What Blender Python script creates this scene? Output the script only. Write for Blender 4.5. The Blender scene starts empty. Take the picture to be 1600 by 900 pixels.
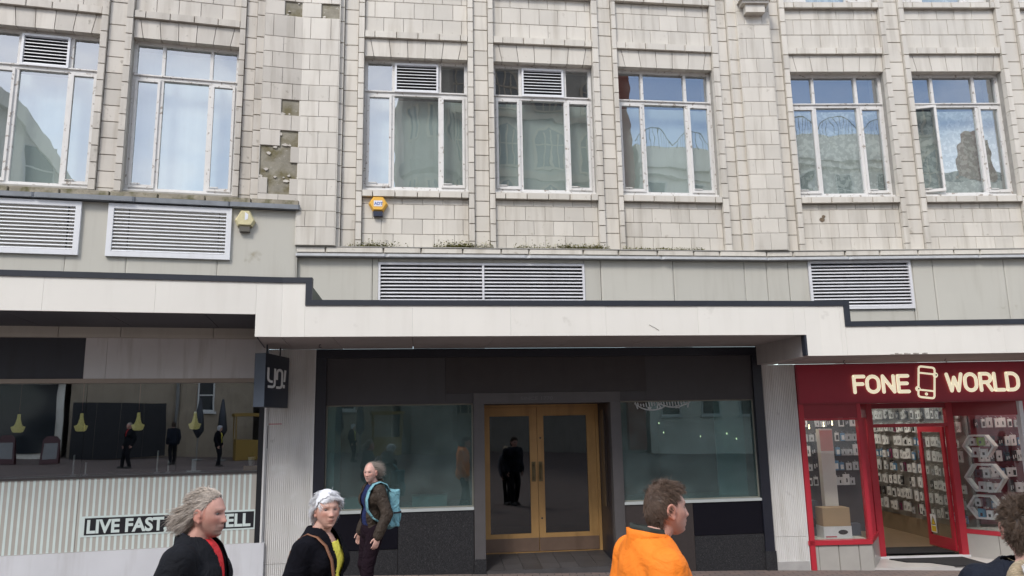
import bpy, math, random
import numpy as np
from mathutils import Vector, Matrix, noise as mnoise

random.seed(7)
R = math.radians
scene = bpy.context.scene
COL = scene.collection

# ------------------------------------------------------------------ camera
cd = bpy.data.cameras.new("camera")
cam = bpy.data.objects.new("camera", cd)
COL.objects.link(cam)
cd.sensor_width = 36.0
cd.lens = 36.0 * 1180.0 / 1600.0
cd.clip_start = 0.05
cd.clip_end = 2000
_p, _r = R(10.22), R(-1.07)
_fw = Vector((0, math.cos(_p), math.sin(_p)))
_rt = Vector((1, 0, 0))
_up = _rt.cross(_fw)
_r2 = _rt * math.cos(_r) + _up * math.sin(_r)
_u2 = -_rt * math.sin(_r) + _up * math.cos(_r)
_m = Matrix((_r2, _u2, -_fw)).transposed().to_4x4()
_m.translation = Vector((0, 0, 2.05))
cam.matrix_world = _m
scene.camera = cam

# ------------------------------------------------------------------ sky, sun, exposure
SUN_EL, SUN_AZ = R(46), R(205)      # azimuth clockwise from +Y: behind the photographer, a little left
w = bpy.data.worlds.new("World")
scene.world = w
w.use_nodes = True
nt = w.node_tree
nt.nodes.clear()
wo = nt.nodes.new("ShaderNodeOutputWorld")
bg = nt.nodes.new("ShaderNodeBackground")
sky = nt.nodes.new("ShaderNodeTexSky")
sky.sky_type = 'NISHITA'
sky.sun_disc = False
sky.sun_elevation = SUN_EL
sky.sun_rotation = SUN_AZ
sky.altitude = 50
sky.air_density = 1.0
sky.dust_density = 1.2
sky.ozone_density = 1.0
tc = nt.nodes.new("ShaderNodeTexCoord")
mp = nt.nodes.new("ShaderNodeMapping")
mp.inputs['Scale'].default_value = (1.6, 1.6, 3.6)
mp.inputs['Location'].default_value = (3.1, 0.4, 0.0)
n1 = nt.nodes.new("ShaderNodeTexNoise")
n1.inputs['Scale'].default_value = 1.5
n1.inputs['Detail'].default_value = 9
n1.inputs['Roughness'].default_value = 0.55
cr = nt.nodes.new("ShaderNodeValToRGB")
cr.color_ramp.elements[0].position = 0.43
cr.color_ramp.elements[1].position = 0.67
cr.color_ramp.elements[1].color = (0.9, 0.9, 0.9, 1)
mx = nt.nodes.new("ShaderNodeMixRGB")
mx.inputs['Color2'].default_value = (9.4, 9.5, 9.8, 1)
nt.links.new(tc.outputs['Generated'], mp.inputs['Vector'])
nt.links.new(mp.outputs[0], n1.inputs['Vector'])
nt.links.new(n1.outputs['Fac'], cr.inputs[0])
nt.links.new(cr.outputs[0], mx.inputs['Fac'])
nt.links.new(sky.outputs[0], mx.inputs['Color1'])
nt.links.new(mx.outputs[0], bg.inputs['Color'])
bg.inputs['Strength'].default_value = 0.15
nt.links.new(bg.outputs[0], wo.inputs['Surface'])

sl = bpy.data.lights.new("sun", 'SUN')
sl.energy = 1.5
sl.angle = R(14)
sl.color = (1.0, 0.95, 0.88)
sun = bpy.data.objects.new("sun", sl)
COL.objects.link(sun)
_d = Vector((math.sin(SUN_AZ) * math.cos(SUN_EL), math.cos(SUN_AZ) * math.cos(SUN_EL), math.sin(SUN_EL)))
sun.rotation_euler = _d.to_track_quat('Z', 'Y').to_euler()
sun.location = _d * 60

scene.view_settings.view_transform = 'Standard'
scene.view_settings.look = 'None'
scene.view_settings.exposure = 0.67
scene.view_settings.gamma = 1.0
scene.render.engine = 'CYCLES'
scene.cycles.use_denoising = True
scene.cycles.max_bounces = 6
scene.cycles.diffuse_bounces = 3
scene.cycles.glossy_bounces = 3
scene.cycles.transparent_max_bounces = 10
scene.cycles.sample_clamp_indirect = 6

# ------------------------------------------------------------------ facade frames (u along the front, v into the building, z up)
FR = {}
for _s, _a, _o in (('L', 14.05, (-3.154, 10.819)), ('C', 7.3, (-3.154, 10.819)), ('R', 2.0, (4.016, 11.738))):
    FR[_s] = Matrix.Translation((_o[0], _o[1], 0)) @ Matrix.Rotation(R(_a), 4, 'Z')
FR['W'] = Matrix.Identity(4)


def ground_z(x, y=0.0):
    return -0.0287 * (x + 0.46) + (0.045 * (-1.0 - y) if y < -1.0 else 0.0)


# ------------------------------------------------------------------ materials
MATS = {}


def mat(name, col, rough=0.6, metal=0.0, var=0.08, scale=6.0, rnd=0.0, bump=0.0, bscale=80.0, streak=0.0,
        spots=None, spec=0.5, emit=None, estr=1.0, attr=None, coat=0.0, wrinkle=0.0):
    if name in MATS:
        return MATS[name]
    m = bpy.data.materials.new(name)
    m.use_nodes = True
    t = m.node_tree
    N, L = t.nodes, t.links
    b = N["Principled BSDF"]
    b.inputs['Roughness'].default_value = rough
    b.inputs['Metallic'].default_value = metal
    b.inputs['Specular IOR Level'].default_value = spec
    b.inputs['Coat Weight'].default_value = coat
    geo = N.new("ShaderNodeNewGeometry")
    rgb = N.new("ShaderNodeRGB")
    rgb.outputs[0].default_value = (*col, 1)
    cur = rgb.outputs[0]
    if attr:
        at = N.new("ShaderNodeAttribute")
        at.attribute_name = attr
        cur = at.outputs['Color']

    def mul(cur, fac_socket, lo, hi):
        mr = N.new("ShaderNodeMapRange")
        mr.inputs['To Min'].default_value = lo
        mr.inputs['To Max'].default_value = hi
        L.new(fac_socket, mr.inputs['Value'])
        hs = N.new("ShaderNodeMixRGB")
        hs.blend_type = 'MULTIPLY'
        hs.inputs['Fac'].default_value = 1
        L.new(cur, hs.inputs['Color1'])
        L.new(mr.outputs[0], hs.inputs['Color2'])
        return hs.outputs[0]

    def noise(sc, det=4.0, vec=None, rough_=0.55):
        n = N.new("ShaderNodeTexNoise")
        n.inputs['Scale'].default_value = sc
        n.inputs['Detail'].default_value = det
        n.inputs['Roughness'].default_value = rough_
        L.new(vec or geo.outputs['Position'], n.inputs['Vector'])
        return n.outputs['Fac']
    if var:
        cur = mul(cur, noise(scale), 1 - 2 * var, 1 + 2 * var)
    if rnd:
        oi = N.new("ShaderNodeObjectInfo")
        cur = mul(cur, oi.outputs['Random'], 1 - rnd, 1 + rnd)
    if streak:
        vm = N.new("ShaderNodeVectorMath")
        vm.operation = 'MULTIPLY'
        vm.inputs[1].default_value = (7.0, 7.0, 0.7)
        L.new(geo.outputs['Position'], vm.inputs[0])
        f = noise(1.0, 5.0, vm.outputs[0])
        r2 = N.new("ShaderNodeValToRGB")
        r2.color_ramp.elements[0].position = 0.5
        r2.color_ramp.elements[1].position = 0.78
        L.new(f, r2.inputs[0])
        mxs = N.new("ShaderNodeMixRGB")
        mxs.blend_type = 'MULTIPLY'
        mxs.inputs['Color2'].default_value = (1 - streak, 1 - streak * 1.08, 1 - streak * 1.2, 1)
        L.new(r2.outputs[0], mxs.inputs['Fac'])
        L.new(cur, mxs.inputs['Color1'])
        cur = mxs.outputs[0]
    if spots:
        for scol, ssc, s0, s1 in spots:
            r3 = N.new("ShaderNodeValToRGB")
            r3.color_ramp.elements[0].position = s0
            r3.color_ramp.elements[1].position = s1
            L.new(noise(ssc, 6.0), r3.inputs[0])
            mxp = N.new("ShaderNodeMixRGB")
            mxp.inputs['Color2'].default_value = (*scol, 1)
            L.new(r3.outputs[0], mxp.inputs['Fac'])
            L.new(cur, mxp.inputs['Color1'])
            cur = mxp.outputs[0]
    L.new(cur, b.inputs['Base Color'])
    if bump:
        bp = N.new("ShaderNodeBump")
        bp.inputs['Strength'].default_value = bump
        bp.inputs['Distance'].default_value = 0.01
        L.new(noise(bscale, 3.0), bp.inputs['Height'])
        L.new(bp.outputs[0], b.inputs['Normal'])
    if wrinkle:
        wn = N.new("ShaderNodeTexNoise")
        wn.inputs['Scale'].default_value = 9.0
        wn.inputs['Detail'].default_value = 3.0
        wn.inputs['Distortion'].default_value = 1.6
        L.new(geo.outputs['Position'], wn.inputs['Vector'])
        wb_ = N.new("ShaderNodeBump")
        wb_.inputs['Strength'].default_value = 1.0
        wb_.inputs['Distance'].default_value = wrinkle
        L.new(wn.outputs['Fac'], wb_.inputs['Height'])
        if bump:
            L.new(bp.outputs[0], wb_.inputs['Normal'])
        L.new(wb_.outputs[0], b.inputs['Normal'])
    if emit:
        b.inputs['Emission Color'].default_value = (*emit, 1)
        b.inputs['Emission Strength'].default_value = estr
    MATS[name] = m
    return m


def glass(name, tint, refl, rough=0.0, wave=0.0, wscale=2.0, gcol=(0.95, 0.97, 1.0), dirt_haze=0.0, dcol=(0.55, 0.56, 0.54)):
    if name in MATS:
        return MATS[name]
    m = bpy.data.materials.new(name)
    m.use_nodes = True
    t = m.node_tree
    N, L = t.nodes, t.links
    N.clear()
    out = N.new("ShaderNodeOutputMaterial")
    tr = N.new("ShaderNodeBsdfTransparent")
    tr.inputs[0].default_value = (*tint, 1)
    gl = N.new("ShaderNodeBsdfGlossy")
    gl.inputs['Color'].default_value = (*gcol, 1)
    gl.inputs['Roughness'].default_value = rough
    fr = N.new("ShaderNodeFresnel")
    gb = N.new("ShaderNodeNewGeometry")      # same reflectance from either side of a pane
    ir = N.new("ShaderNodeMapRange")
    ir.inputs['To Min'].default_value = 1.5
    ir.inputs['To Max'].default_value = 1 / 1.5
    L.new(gb.outputs['Backfacing'], ir.inputs['Value'])
    L.new(ir.outputs[0], fr.inputs['IOR'])
    ad = N.new("ShaderNodeMath")
    ad.operation = 'ADD'
    ad.use_clamp = True
    ad.inputs[1].default_value = refl
    L.new(fr.outputs[0], ad.inputs[0])
    ms = N.new("ShaderNodeMixShader")
    L.new(ad.outputs[0], ms.inputs[0])
    L.new(tr.outputs[0], ms.inputs[1])
    L.new(gl.outputs[0], ms.inputs[2])
    last = ms.outputs[0]
    geo = N.new("ShaderNodeNewGeometry")
    if wave:
        no = N.new("ShaderNodeTexNoise")
        no.inputs['Scale'].default_value = wscale
        no.inputs['Detail'].default_value = 1.5
        L.new(geo.outputs['Position'], no.inputs['Vector'])
        bp = N.new("ShaderNodeBump")
        bp.inputs['Strength'].default_value = 1.0
        bp.inputs['Distance'].default_value = wave
        L.new(no.outputs['Fac'], bp.inputs['Height'])
        L.new(bp.outputs[0], gl.inputs['Normal'])
    if dirt_haze:  # diffuse film: dirt on old panes, painted haze on the middle shop windows
        df = N.new("ShaderNodeBsdfDiffuse")
        df.inputs[0].default_value = (*dcol, 1)
        no = N.new("ShaderNodeTexNoise")
        no.inputs['Scale'].default_value = 3.0
        no.inputs['Detail'].default_value = 6
        L.new(geo.outputs['Position'], no.inputs['Vector'])
        mr = N.new("ShaderNodeMapRange")
        mr.inputs['From Min'].default_value = 0.3
        mr.inputs['From Max'].default_value = 0.8
        mr.inputs['To Min'].default_value = dirt_haze * 0.4
        mr.inputs['To Max'].default_value = dirt_haze * 1.6
        L.new(no.outputs['Fac'], mr.inputs['Value'])
        m2 = N.new("ShaderNodeMixShader")
        L.new(mr.outputs[0], m2.inputs[0])
        L.new(last, m2.inputs[1])
        L.new(df.outputs[0], m2.inputs[2])
        last = m2.outputs[0]
    L.new(last, out.inputs['Surface'])
    MATS[name] = m
    return m


# ------------------------------------------------------------------ mesh helpers
class MB:
    def __init__(self, org=(0, 0, 0)):
        self.v, self.f, self.mi = [], [], []
        self.org = Vector(org)
        self.cur = 0

    def add(self, vs, fs):
        n = len(self.v)
        self.v += [tuple(Vector(p) - self.org) for p in vs]
        for f in fs:
            self.f.append(tuple(i + n for i in f))
            self.mi.append(self.cur)
        return self

    def box(self, x0, x1, y0, y1, z0, z1, rot=None, c=None):
        vs = [(x, y, z) for z in (z0, z1) for y in (y0, y1) for x in (x0, x1)]
        if rot is not None:
            cc = Vector(c) if c is not None else Vector(((x0 + x1) / 2, (y0 + y1) / 2, (z0 + z1) / 2))
            vs = [rot @ (Vector(p) - cc) + cc for p in vs]
        return self.add(vs, [(0, 2, 3, 1), (4, 5, 7, 6), (0, 1, 5, 4), (2, 6, 7, 3), (0, 4, 6, 2), (1, 3, 7, 5)])

    def frame(self, x0, x1, y0, y1, z0, z1, tl, tr=None, tb=None, tt=None):
        """rectangular ring in the x-z plane"""
        tr = tl if tr is None else tr
        tb = tl if tb is None else tb
        tt = tl if tt is None else tt
        o = [(x0, z0), (x1, z0), (x1, z1), (x0, z1)]
        i = [(x0 + tl, z0 + tb), (x1 - tr, z0 + tb), (x1 - tr, z1 - tt), (x0 + tl, z1 - tt)]
        vs = [(a, y0, b) for a, b in o] + [(a, y0, b) for a, b in i] + [(a, y1, b) for a, b in o] + [(a, y1, b) for a, b in i]
        fs = []
        for k in range(4):
            n = (k + 1) % 4
            fs += [(k, n, 4 + n, 4 + k), (8 + k, 12 + k, 12 + n, 8 + n), (k, 8 + k, 8 + n, n), (4 + k, 4 + n, 12 + n, 12 + k)]
        return self.add(vs, fs)

    def prism(self, poly, y0, y1):
        """polygon in x-z, counter-clockwise seen from -y"""
        n = len(poly)
        vs = [(a, y0, b) for a, b in poly] + [(a, y1, b) for a, b in poly]
        fs = [tuple(range(n)), tuple(range(2 * n - 1, n - 1, -1))]
        for k in range(n):
            j = (k + 1) % n
            fs.append((k, n + k, n + j, j))
        return self.add(vs, fs)

    def plan(self, poly, z0, z1):
        """polygon in x-y extruded up"""
        n = len(poly)
        vs = [(a, b, z0) for a, b in poly] + [(a, b, z1) for a, b in poly]
        fs = [tuple(range(n - 1, -1, -1)), tuple(range(n, 2 * n))]
        for k in range(n):
            j = (k + 1) % n
            fs.append((k, j, n + j, n + k))
        return self.add(vs, fs)

    def tube(self, pts, r, n=8, caps=True, rs=None):
        pts = [Vector(p) for p in pts]
        rings = []
        up0 = Vector((0, 0, 1))
        for i, p in enumerate(pts):
            d = (pts[min(i + 1, len(pts) - 1)] - pts[max(i - 1, 0)])
            d = d.normalized() if d.length > 1e-9 else Vector((0, 0, 1))
            a = d.cross(up0)
            if a.length < 1e-3:
                a = d.cross(Vector((0, 1, 0)))
            a.normalize()
            b = d.cross(a)
            rr = rs[i] if rs else r
            rings.append([p + (a * math.cos(2 * math.pi * k / n) + b * math.sin(2 * math.pi * k / n)) * rr for k in range(n)])
        vs = [q for rg in rings for q in rg]
        fs = []
        for i in range(len(pts) - 1):
            for k in range(n):
                j = (k + 1) % n
                fs.append((i * n + k, i * n + j, (i + 1) * n + j, (i + 1) * n + k))
        if caps:
            fs.append(tuple(range(n - 1, -1, -1)))
            fs.append(tuple((len(pts) - 1) * n + k for k in range(n)))
        return self.add(vs, fs)

    def lathe(self, prof, c=(0, 0, 0), n=20):
        vs = []
        for r_, z in prof:
            for k in range(n):
                a = 2 * math.pi * k / n
                vs.append((c[0] + r_ * math.cos(a), c[1] + r_ * math.sin(a), c[2] + z))
        fs = []
        for i in range(len(prof) - 1):
            for k in range(n):
                j = (k + 1) % n
                fs.append((i * n + k, i * n + j, (i + 1) * n + j, (i + 1) * n + k))
        fs.append(tuple(range(n - 1, -1, -1)))
        fs.append(tuple((len(prof) - 1) * n + k for k in range(n)))
        return self.add(vs, fs)

    def ellipsoid(self, c, r, nu=16, nv=10, rot=None):
        vs, fs = [], []
        for j in range(nv + 1):
            ph = math.pi * j / nv
            for k in range(nu):
                th = 2 * math.pi * k / nu
                p = Vector((r[0] * math.sin(ph) * math.cos(th), r[1] * math.sin(ph) * math.sin(th), r[2] * math.cos(ph)))
                if rot is not None:
                    p = rot @ p
                vs.append(p + Vector(c))
        for j in range(nv):
            for k in range(nu):
                n = (k + 1) % nu
                fs.append((j * nu + k, (j + 1) * nu + k, (j + 1) * nu + n, j * nu + n))
        return self.add(vs, fs)

    def capsule(self, a, b, ra, rb, n=14, m=5):
        a, b = Vector(a), Vector(b)
        d = (b - a)
        L_ = d.length
        q = Vector((0, 0, 1)).rotation_difference(d.normalized()).to_matrix()
        prof = []
        for i in range(m + 1):
            t = -math.pi / 2 + (math.pi / 2) * i / m
            prof.append((ra * math.cos(t), ra * math.sin(t)))
        for i in range(m + 1):
            t = (math.pi / 2) * i / m
            prof.append((rb * math.cos(t), L_ + rb * math.sin(t)))
        vs, fs = [], []
        for r_, z in prof:
            for k in range(n):
                t = 2 * math.pi * k / n
                vs.append(q @ Vector((max(r_, 1e-4) * math.cos(t), max(r_, 1e-4) * math.sin(t), z)) + a)
        for i in range(len(prof) - 1):
            for k in range(n):
                j = (k + 1) % n
                fs.append((i * n + k, i * n + j, (i + 1) * n + j, (i + 1) * n + k))
        return self.add(vs, fs)

    def mesh(self, name, mats, smooth=False):
        me = bpy.data.meshes.new(name)
        me.from_pydata(self.v, [], self.f)
        for m in (mats if isinstance(mats, (list, tuple)) else [mats]):
            me.materials.append(m)
        if any(self.mi):
            me.polygons.foreach_set('material_index', self.mi)
        if smooth:
            me.polygons.foreach_set('use_smooth', [True] * len(me.polygons))
        me.update()
        return me

    def obj(self, name, mats, parent=None, smooth=False, label=None):
        return link(name, self.mesh(name, mats, smooth), parent, label)


def link(name, data, parent=None, label=None):
    o = bpy.data.objects.new(name, data)
    COL.objects.link(o)
    if parent is not None:
        o.parent = parent
    if label:
        o['label'] = label
    return o


def tag(o, label, cat, group=None):
    o['label'] = label
    o['category'] = cat
    if group:
        o['group'] = group
    return o


def thing(name, label, cat, sec='W', loc=(0, 0, 0), rz=0.0, group=None):
    o = bpy.data.objects.new(name, None)
    COL.objects.link(o)
    o.empty_display_size = 0.1
    o.matrix_world = FR[sec] @ Matrix.Translation(loc) @ Matrix.Rotation(rz, 4, 'Z')
    return tag(o, label, cat, group)


def single(name, mb, mats, label, cat, sec='W', loc=(0, 0, 0), rz=0.0, group=None, smooth=False):
    o = mb.obj(name, mats, None, smooth)
    o.matrix_world = FR[sec] @ Matrix.Translation(loc) @ Matrix.Rotation(rz, 4, 'Z')
    return tag(o, label, cat, group)


def struct(name, mb, mats, sec='W', smooth=False):
    o = mb.obj(name, mats, None, smooth)
    o.matrix_world = FR[sec].copy()
    o['kind'] = 'structure'
    return o


def text_mesh(body, size=1.0, extrude=0.01, offset=0.0, name='lettering'):
    c = bpy.data.curves.new(name, 'FONT')
    c.body = body
    c.size = size
    c.extrude = extrude
    c.offset = offset
    c.resolution_u = 4
    o = bpy.data.objects.new(name, c)
    COL.objects.link(o)
    dg = bpy.context.evaluated_depsgraph_get()
    me = bpy.data.meshes.new_from_object(o.evaluated_get(dg))
    bpy.data.objects.remove(o)
    # lettering stands in x-z, facing -y
    co = np.empty(len(me.vertices) * 3)
    me.vertices.foreach_get('co', co)
    co = co.reshape(-1, 3)
    out = np.stack([co[:, 0], -co[:, 2], co[:, 1]], 1)
    me.vertices.foreach_set('co', out.ravel())
    me.update()
    me.name = name
    return me, co[:, 0].min(), co[:, 0].max(), co[:, 1].min(), co[:, 1].max()


# unit pieces shared by all tiles and blocks: x 0..1, z 0..1, face at y=0, chamfered edges
def unit_tile():
    e = 0.022
    vs = [(e, 0, e), (1 - e, 0, e), (1 - e, 0, 1 - e), (e, 0, 1 - e), (0, .18, 0), (1, .18, 0), (1, .18, 1), (0, .18, 1),
          (0, 1, 0), (1, 1, 0), (1, 1, 1), (0, 1, 1)]
    fs = [(0, 1, 2, 3)]
    for k in range(4):
        n = (k + 1) % 4
        fs += [(4 + k, 4 + n, n, k), (8 + k, 8 + n, 4 + n, 4 + k)]
    return vs, fs


UT = unit_tile()
UNIT = {}


def piece(name, m, parent, u0, u1, v0, v1, z0, z1, gap=0.0045, jit=0.0012, tilt=0.004):
    """one tile, block or board of its own, sharing the unit mesh"""
    key = m.name
    if key not in UNIT:
        me = bpy.data.meshes.new('unit_' + key)
        me.from_pydata(UT[0], [], UT[1])
        me.materials.append(m)
        me.update()
        UNIT[key] = me
    o = bpy.data.objects.new(name, UNIT[key])
    COL.objects.link(o)
    o.parent = parent
    o.location = (u0 + gap / 2, v0 + random.uniform(-jit, jit), z0 + gap / 2)
    o.scale = (u1 - u0 - gap, v1 - v0, z1 - z0 - gap)
    o.rotation_euler = (random.uniform(-tilt, tilt), 0, random.uniform(-tilt, tilt))
    return o


def run(u0, u1, step, off=0.0, mn=0.07):
    """split u0..u1 in pieces of a step with an offset"""
    xs = [u0]
    x = u0 + (off if off else step)
    while x < u1 - mn:
        if x - xs[-1] > mn:
            xs.append(x)
        x += step
    xs.append(u1)
    return list(zip(xs[:-1], xs[1:]))

# ================================================================== materials of the place
GR = (0.40, 0.40, 0.36)
tile_c = mat('faience_cream', (0.61, 0.575, 0.51), 0.32, var=0.05, scale=2.2, rnd=0.075, streak=0.28, bump=0.05, bscale=25,
             spots=[((0.34, 0.30, 0.24), 8.0, 0.66, 0.80)])
tile_l = mat('faience_grimy', (0.53, 0.495, 0.44), 0.40, var=0.07, scale=2.2, rnd=0.10, streak=0.28, bump=0.05, bscale=25,
             spots=[((0.22, 0.20, 0.16), 9.0, 0.64, 0.78)])
mortar = mat('mortar', (0.34, 0.325, 0.295), 0.9, var=0.15, scale=9)
render_patch = mat('bare_render', (0.27, 0.25, 0.20), 0.95, var=0.22, scale=7, bump=0.6, bscale=40,
                   spots=[((0.155, 0.135, 0.075), 5.0, 0.46, 0.66), ((0.55, 0.54, 0.50), 14.0, 0.66, 0.72)])
paint = mat('flaking_white_paint', (0.66, 0.65, 0.63), 0.55, var=0.06, scale=9, bump=0.2, bscale=60,
            spots=[((0.33, 0.29, 0.25), 16.0, 0.60, 0.66)])
alu = mat('white_metal', (0.72, 0.73, 0.75), 0.4, var=0.03, scale=3, streak=0.08)
alu_grey = mat('grey_metal', (0.66, 0.66, 0.68), 0.4, var=0.05, scale=3, streak=0.12)
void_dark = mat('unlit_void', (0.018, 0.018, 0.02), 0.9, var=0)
panel_m = mat('fibre_panel', (0.49, 0.475, 0.42), 0.62, var=0.035, scale=1.2, rnd=0.04, streak=0.13,
              spots=[((0.26, 0.22, 0.14), 3.0, 0.68, 0.85)])
lead = mat('lead_flashing', (0.20, 0.215, 0.235), 0.55, var=0.2, scale=6, bump=0.3, bscale=20)
mossy = mat('mossy_stone', (0.30, 0.27, 0.21), 0.95, var=0.25, scale=8, bump=0.6, bscale=45,
            spots=[((0.12, 0.115, 0.055), 7.0, 0.48, 0.68)])
steel_strip = mat('pale_metal_strip', (0.50, 0.51, 0.52), 0.45, var=0.15, scale=8)
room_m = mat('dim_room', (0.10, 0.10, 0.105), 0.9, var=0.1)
pane_u = glass('old_pane', (0.76, 0.82, 0.81), 0.26, wave=0.0022, wscale=1.7, dirt_haze=0.05)
curtain_g = mat('net_curtain', (0.58, 0.63, 0.60), 0.9, var=0.06, scale=2)
curtain_w = mat('white_blind', (0.60, 0.66, 0.66), 0.9, var=0.05, scale=1.2)
lace = mat('lace_curtain', (0.48, 0.51, 0.49), 0.9, var=0.16, scale=9, spots=[((0.70, 0.72, 0.69), 13.0, 0.50, 0.54)])

# ================================================================== ground
GB = MB()
xs = [-260, -120, -60, -30, -16, -8, 0, 8, 16, 30, 60, 120, 260]
ys = [-260, -120, -60, -40, -24, -12, -5, -1, 3, 6, 9, 12, 14, 20, 60, 260]
gv, gf = [], []
for y in ys:
    for x in xs:
        gv.append((x, y, ground_z(max(-40, min(40, x)), max(-24, y)) - 0.012))
for j in range(len(ys) - 1):
    for i in range(len(xs) - 1):
        a = j * len(xs) + i
        gf.append((a, a + 1, a + 1 + len(xs), a + len(xs)))
GB.add(gv, gf)
pav = mat('brick_paving', (0.15, 0.105, 0.09), 0.85, var=0.12, scale=2, bump=0.3, bscale=60)
# paving pattern: brick texture on world position
_t = pav.node_tree
_bk = _t.nodes.new('ShaderNodeTexBrick')
_bk.inputs['Scale'].default_value = 1.0
_bk.inputs['Brick Width'].default_value = 0.21
_bk.inputs['Row Height'].default_value = 0.105
_bk.inputs['Mortar Size'].default_value = 0.006
_bk.inputs['Color1'].default_value = (0.20, 0.145, 0.125, 1)
_bk.inputs['Color2'].default_value = (0.155, 0.125, 0.115, 1)
_bk.inputs['Mortar'].default_value = (0.05, 0.045, 0.04, 1)
_ge = _t.nodes.new('ShaderNodeNewGeometry')
_t.links.new(_ge.outputs['Position'], _bk.inputs['Vector'])
_t.links.new(_bk.outputs['Color'], _t.nodes['Principled BSDF'].inputs['Base Color'])
struct('pavement', GB, pav)

# ================================================================== the tiled facade, three lengths of it
ZC = [4.665, 4.94, 5.18, 5.42, 5.664, 5.91, 6.158, 6.405, 6.649, 6.895, 7.147, 7.397, 7.651, 7.901, 8.259, 8.5, 8.75, 9.0,
      9.25, 9.5, 9.75, 10.0, 10.25, 10.5, 10.75, 11.0, 11.25, 11.5]
Z_SILL, Z_HEAD, Z_HOOD, Z_TSILL = 5.45, 7.745, 8.04, 8.865
TOP = 11.55
VCACHE = {}


def slats(parent, u0, u1, z0, z1, pitch, v, m, rise=0.026, run_=0.045, th=0.004):
    mb = MB()
    w_ = u1 - u0
    mb.add([(0, 0, 0), (w_, 0, 0), (w_, run_, rise), (0, run_, rise), (0, 0, -th), (w_, 0, -th), (w_, run_, rise - th), (0, run_, rise - th),
            (0, -0.002, -th - 0.006), (w_, -0.002, -th - 0.006)],
           [(0, 1, 2, 3), (4, 7, 6, 5), (8, 9, 1, 0), (8, 4, 5, 9), (3, 2, 6, 7), (0, 3, 7, 4), (1, 5, 6, 2)])
    me = mb.mesh('slat', m)
    n = int((z1 - z0 - 0.01) / pitch)
    for k in range(n):
        o = link('slat', me, parent)
        o.location = (u0, v + random.uniform(-.001, .001), z0 + 0.014 + k * (z1 - z0 - 0.01) / n)
        o.rotation_euler = (random.uniform(-.03, .03), random.uniform(-.0015, .0015), 0)


def window(parent, u0, u1, zb, zt, kind='plain', curtain=None, top_curtain=False, fr=(0.276, 0.73)):
    W = u1 - u0
    H = zt - zb
    tz = H - 0.565
    m1, m2 = W * fr[0], W * fr[1]
    f = MB()
    f.frame(0, W, .125, .20, 0, H, 0.045, tb=0.05, tt=0.05)
    f.box(0.045, W - 0.045, .122, .20, tz - 0.026, tz + 0.026)
    for m_ in (m1, m2):
        f.box(m_ - .022, m_ + .022, .128, .198, tz + .026, H - .05)
        f.box(m_ - .022, m_ + .022, .128, .198, .05, tz - .026)
    f.box(-0.004, W + 0.004, .05, .199, -0.058, -0.001)
    f.box(0.02, W - .02, .10, .128, tz + .024, tz + .044)
    o = f.obj('window', paint, parent)
    o.location = (u0, 0, zb)

    def pane(a, b, c, d, v=.165):
        q = MB().add([(a, v, c), (b, v, c), (b, v, d), (a, v, d)], [(0, 1, 2, 3)]).obj('pane', pane_u, o)
        return q
    lights = [(.045, m1 - .022), (m1 + .022, m2 - .022), (m2 + .022, W - .045)]
    for i, (a, b) in enumerate(lights):
        if kind == 'vent' and i == 1:
            vb = MB().frame(a + .002, b - .002, .09, .16, tz + .03, H - .052, .03).obj('vent_frame', alu, o)
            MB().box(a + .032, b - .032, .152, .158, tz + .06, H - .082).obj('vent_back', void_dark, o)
            slats(o, a + .032, b - .032, tz + .06, H - .084, .046, .105, alu)
        else:
            pane(a, b, tz + .026, H - .05)
    # fixed middle light
    pane(lights[1][0], lights[1][1], .05, tz - .026)
    # two opening casements
    for i in (0, 2):
        a, b = lights[i]
        c = MB().frame(0, b - a, -.03, .03, 0, tz - .076, .036, tb=.045, tt=.04)
        c.box(.03, .16, -.045, -.03, .05, .062)
        co = c.obj('casement', paint, o)
        p = MB().add([(.036, 0, .045), (b - a - .036, 0, .045), (b - a - .036, 0, tz - .116), (.036, 0, tz - .116)], [(0, 1, 2, 3)]).obj('pane', pane_u, o)
        for k in (co, p):
            k.location = (a, .135, .05)
            if kind == 'open' and i == 0:
                k.rotation_euler = (0, 0, R(-17))
    if curtain is not None:
        n = 40
        vs, fs = [], []
        top = H - .05 if top_curtain else tz
        for k in range(n + 1):
            x = W * k / n
            v = .36 + .0035 * math.sin(k * 1.7) + .006 * math.sin(k * .35 + 1)
            vs += [(x, v, .0), (x, v, top)]
        for k in range(n):
            fs.append((2 * k, 2 * k + 2, 2 * k + 3, 2 * k + 1))
        MB().add(vs, fs).obj('curtain', curtain, o, smooth=True)
    return o


def voussoirs(parent, u0, u1, z0, z1, m):
    W = u1 - u0
    key = (round(W, 3), m.name)
    if key not in VCACHE:
        tops = [0] + [W * (.5 + (k - 2.5) * .178) for k in range(6)] + [W]
        bots = [0] + [W * (.5 + (k - 2.5) * .164) for k in range(6)] + [W]
        ms = []
        for k in range(7):
            g = 0.0045
            h = z1 - z0
            mb = MB().prism([(bots[k] + g, .0), (bots[k + 1] - g, .0), (tops[k + 1] - g, h - .004), (tops[k] + g, h - .004)], 0, .2)
            ms.append(mb.mesh('voussoir', m))
        VCACHE[key] = ms
    for me in VCACHE[key]:
        o = link('voussoir', me, parent)
        o.location = (u0, random.uniform(-.001, .001), z0)


def strip(parent, name, u0, u1, v0, v1, m, zs, off=0.0):
    lev = [z + off for z in zs]
    if off:
        lev = [zs[0]] + [z for z in lev if zs[0] + .05 < z < zs[-1] - .05] + [zs[-1]]
    for a, b in zip(lev[:-1], lev[1:]):
        piece(name, m, parent, u0, u1, v0, v1, a, b, gap=.005)


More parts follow.
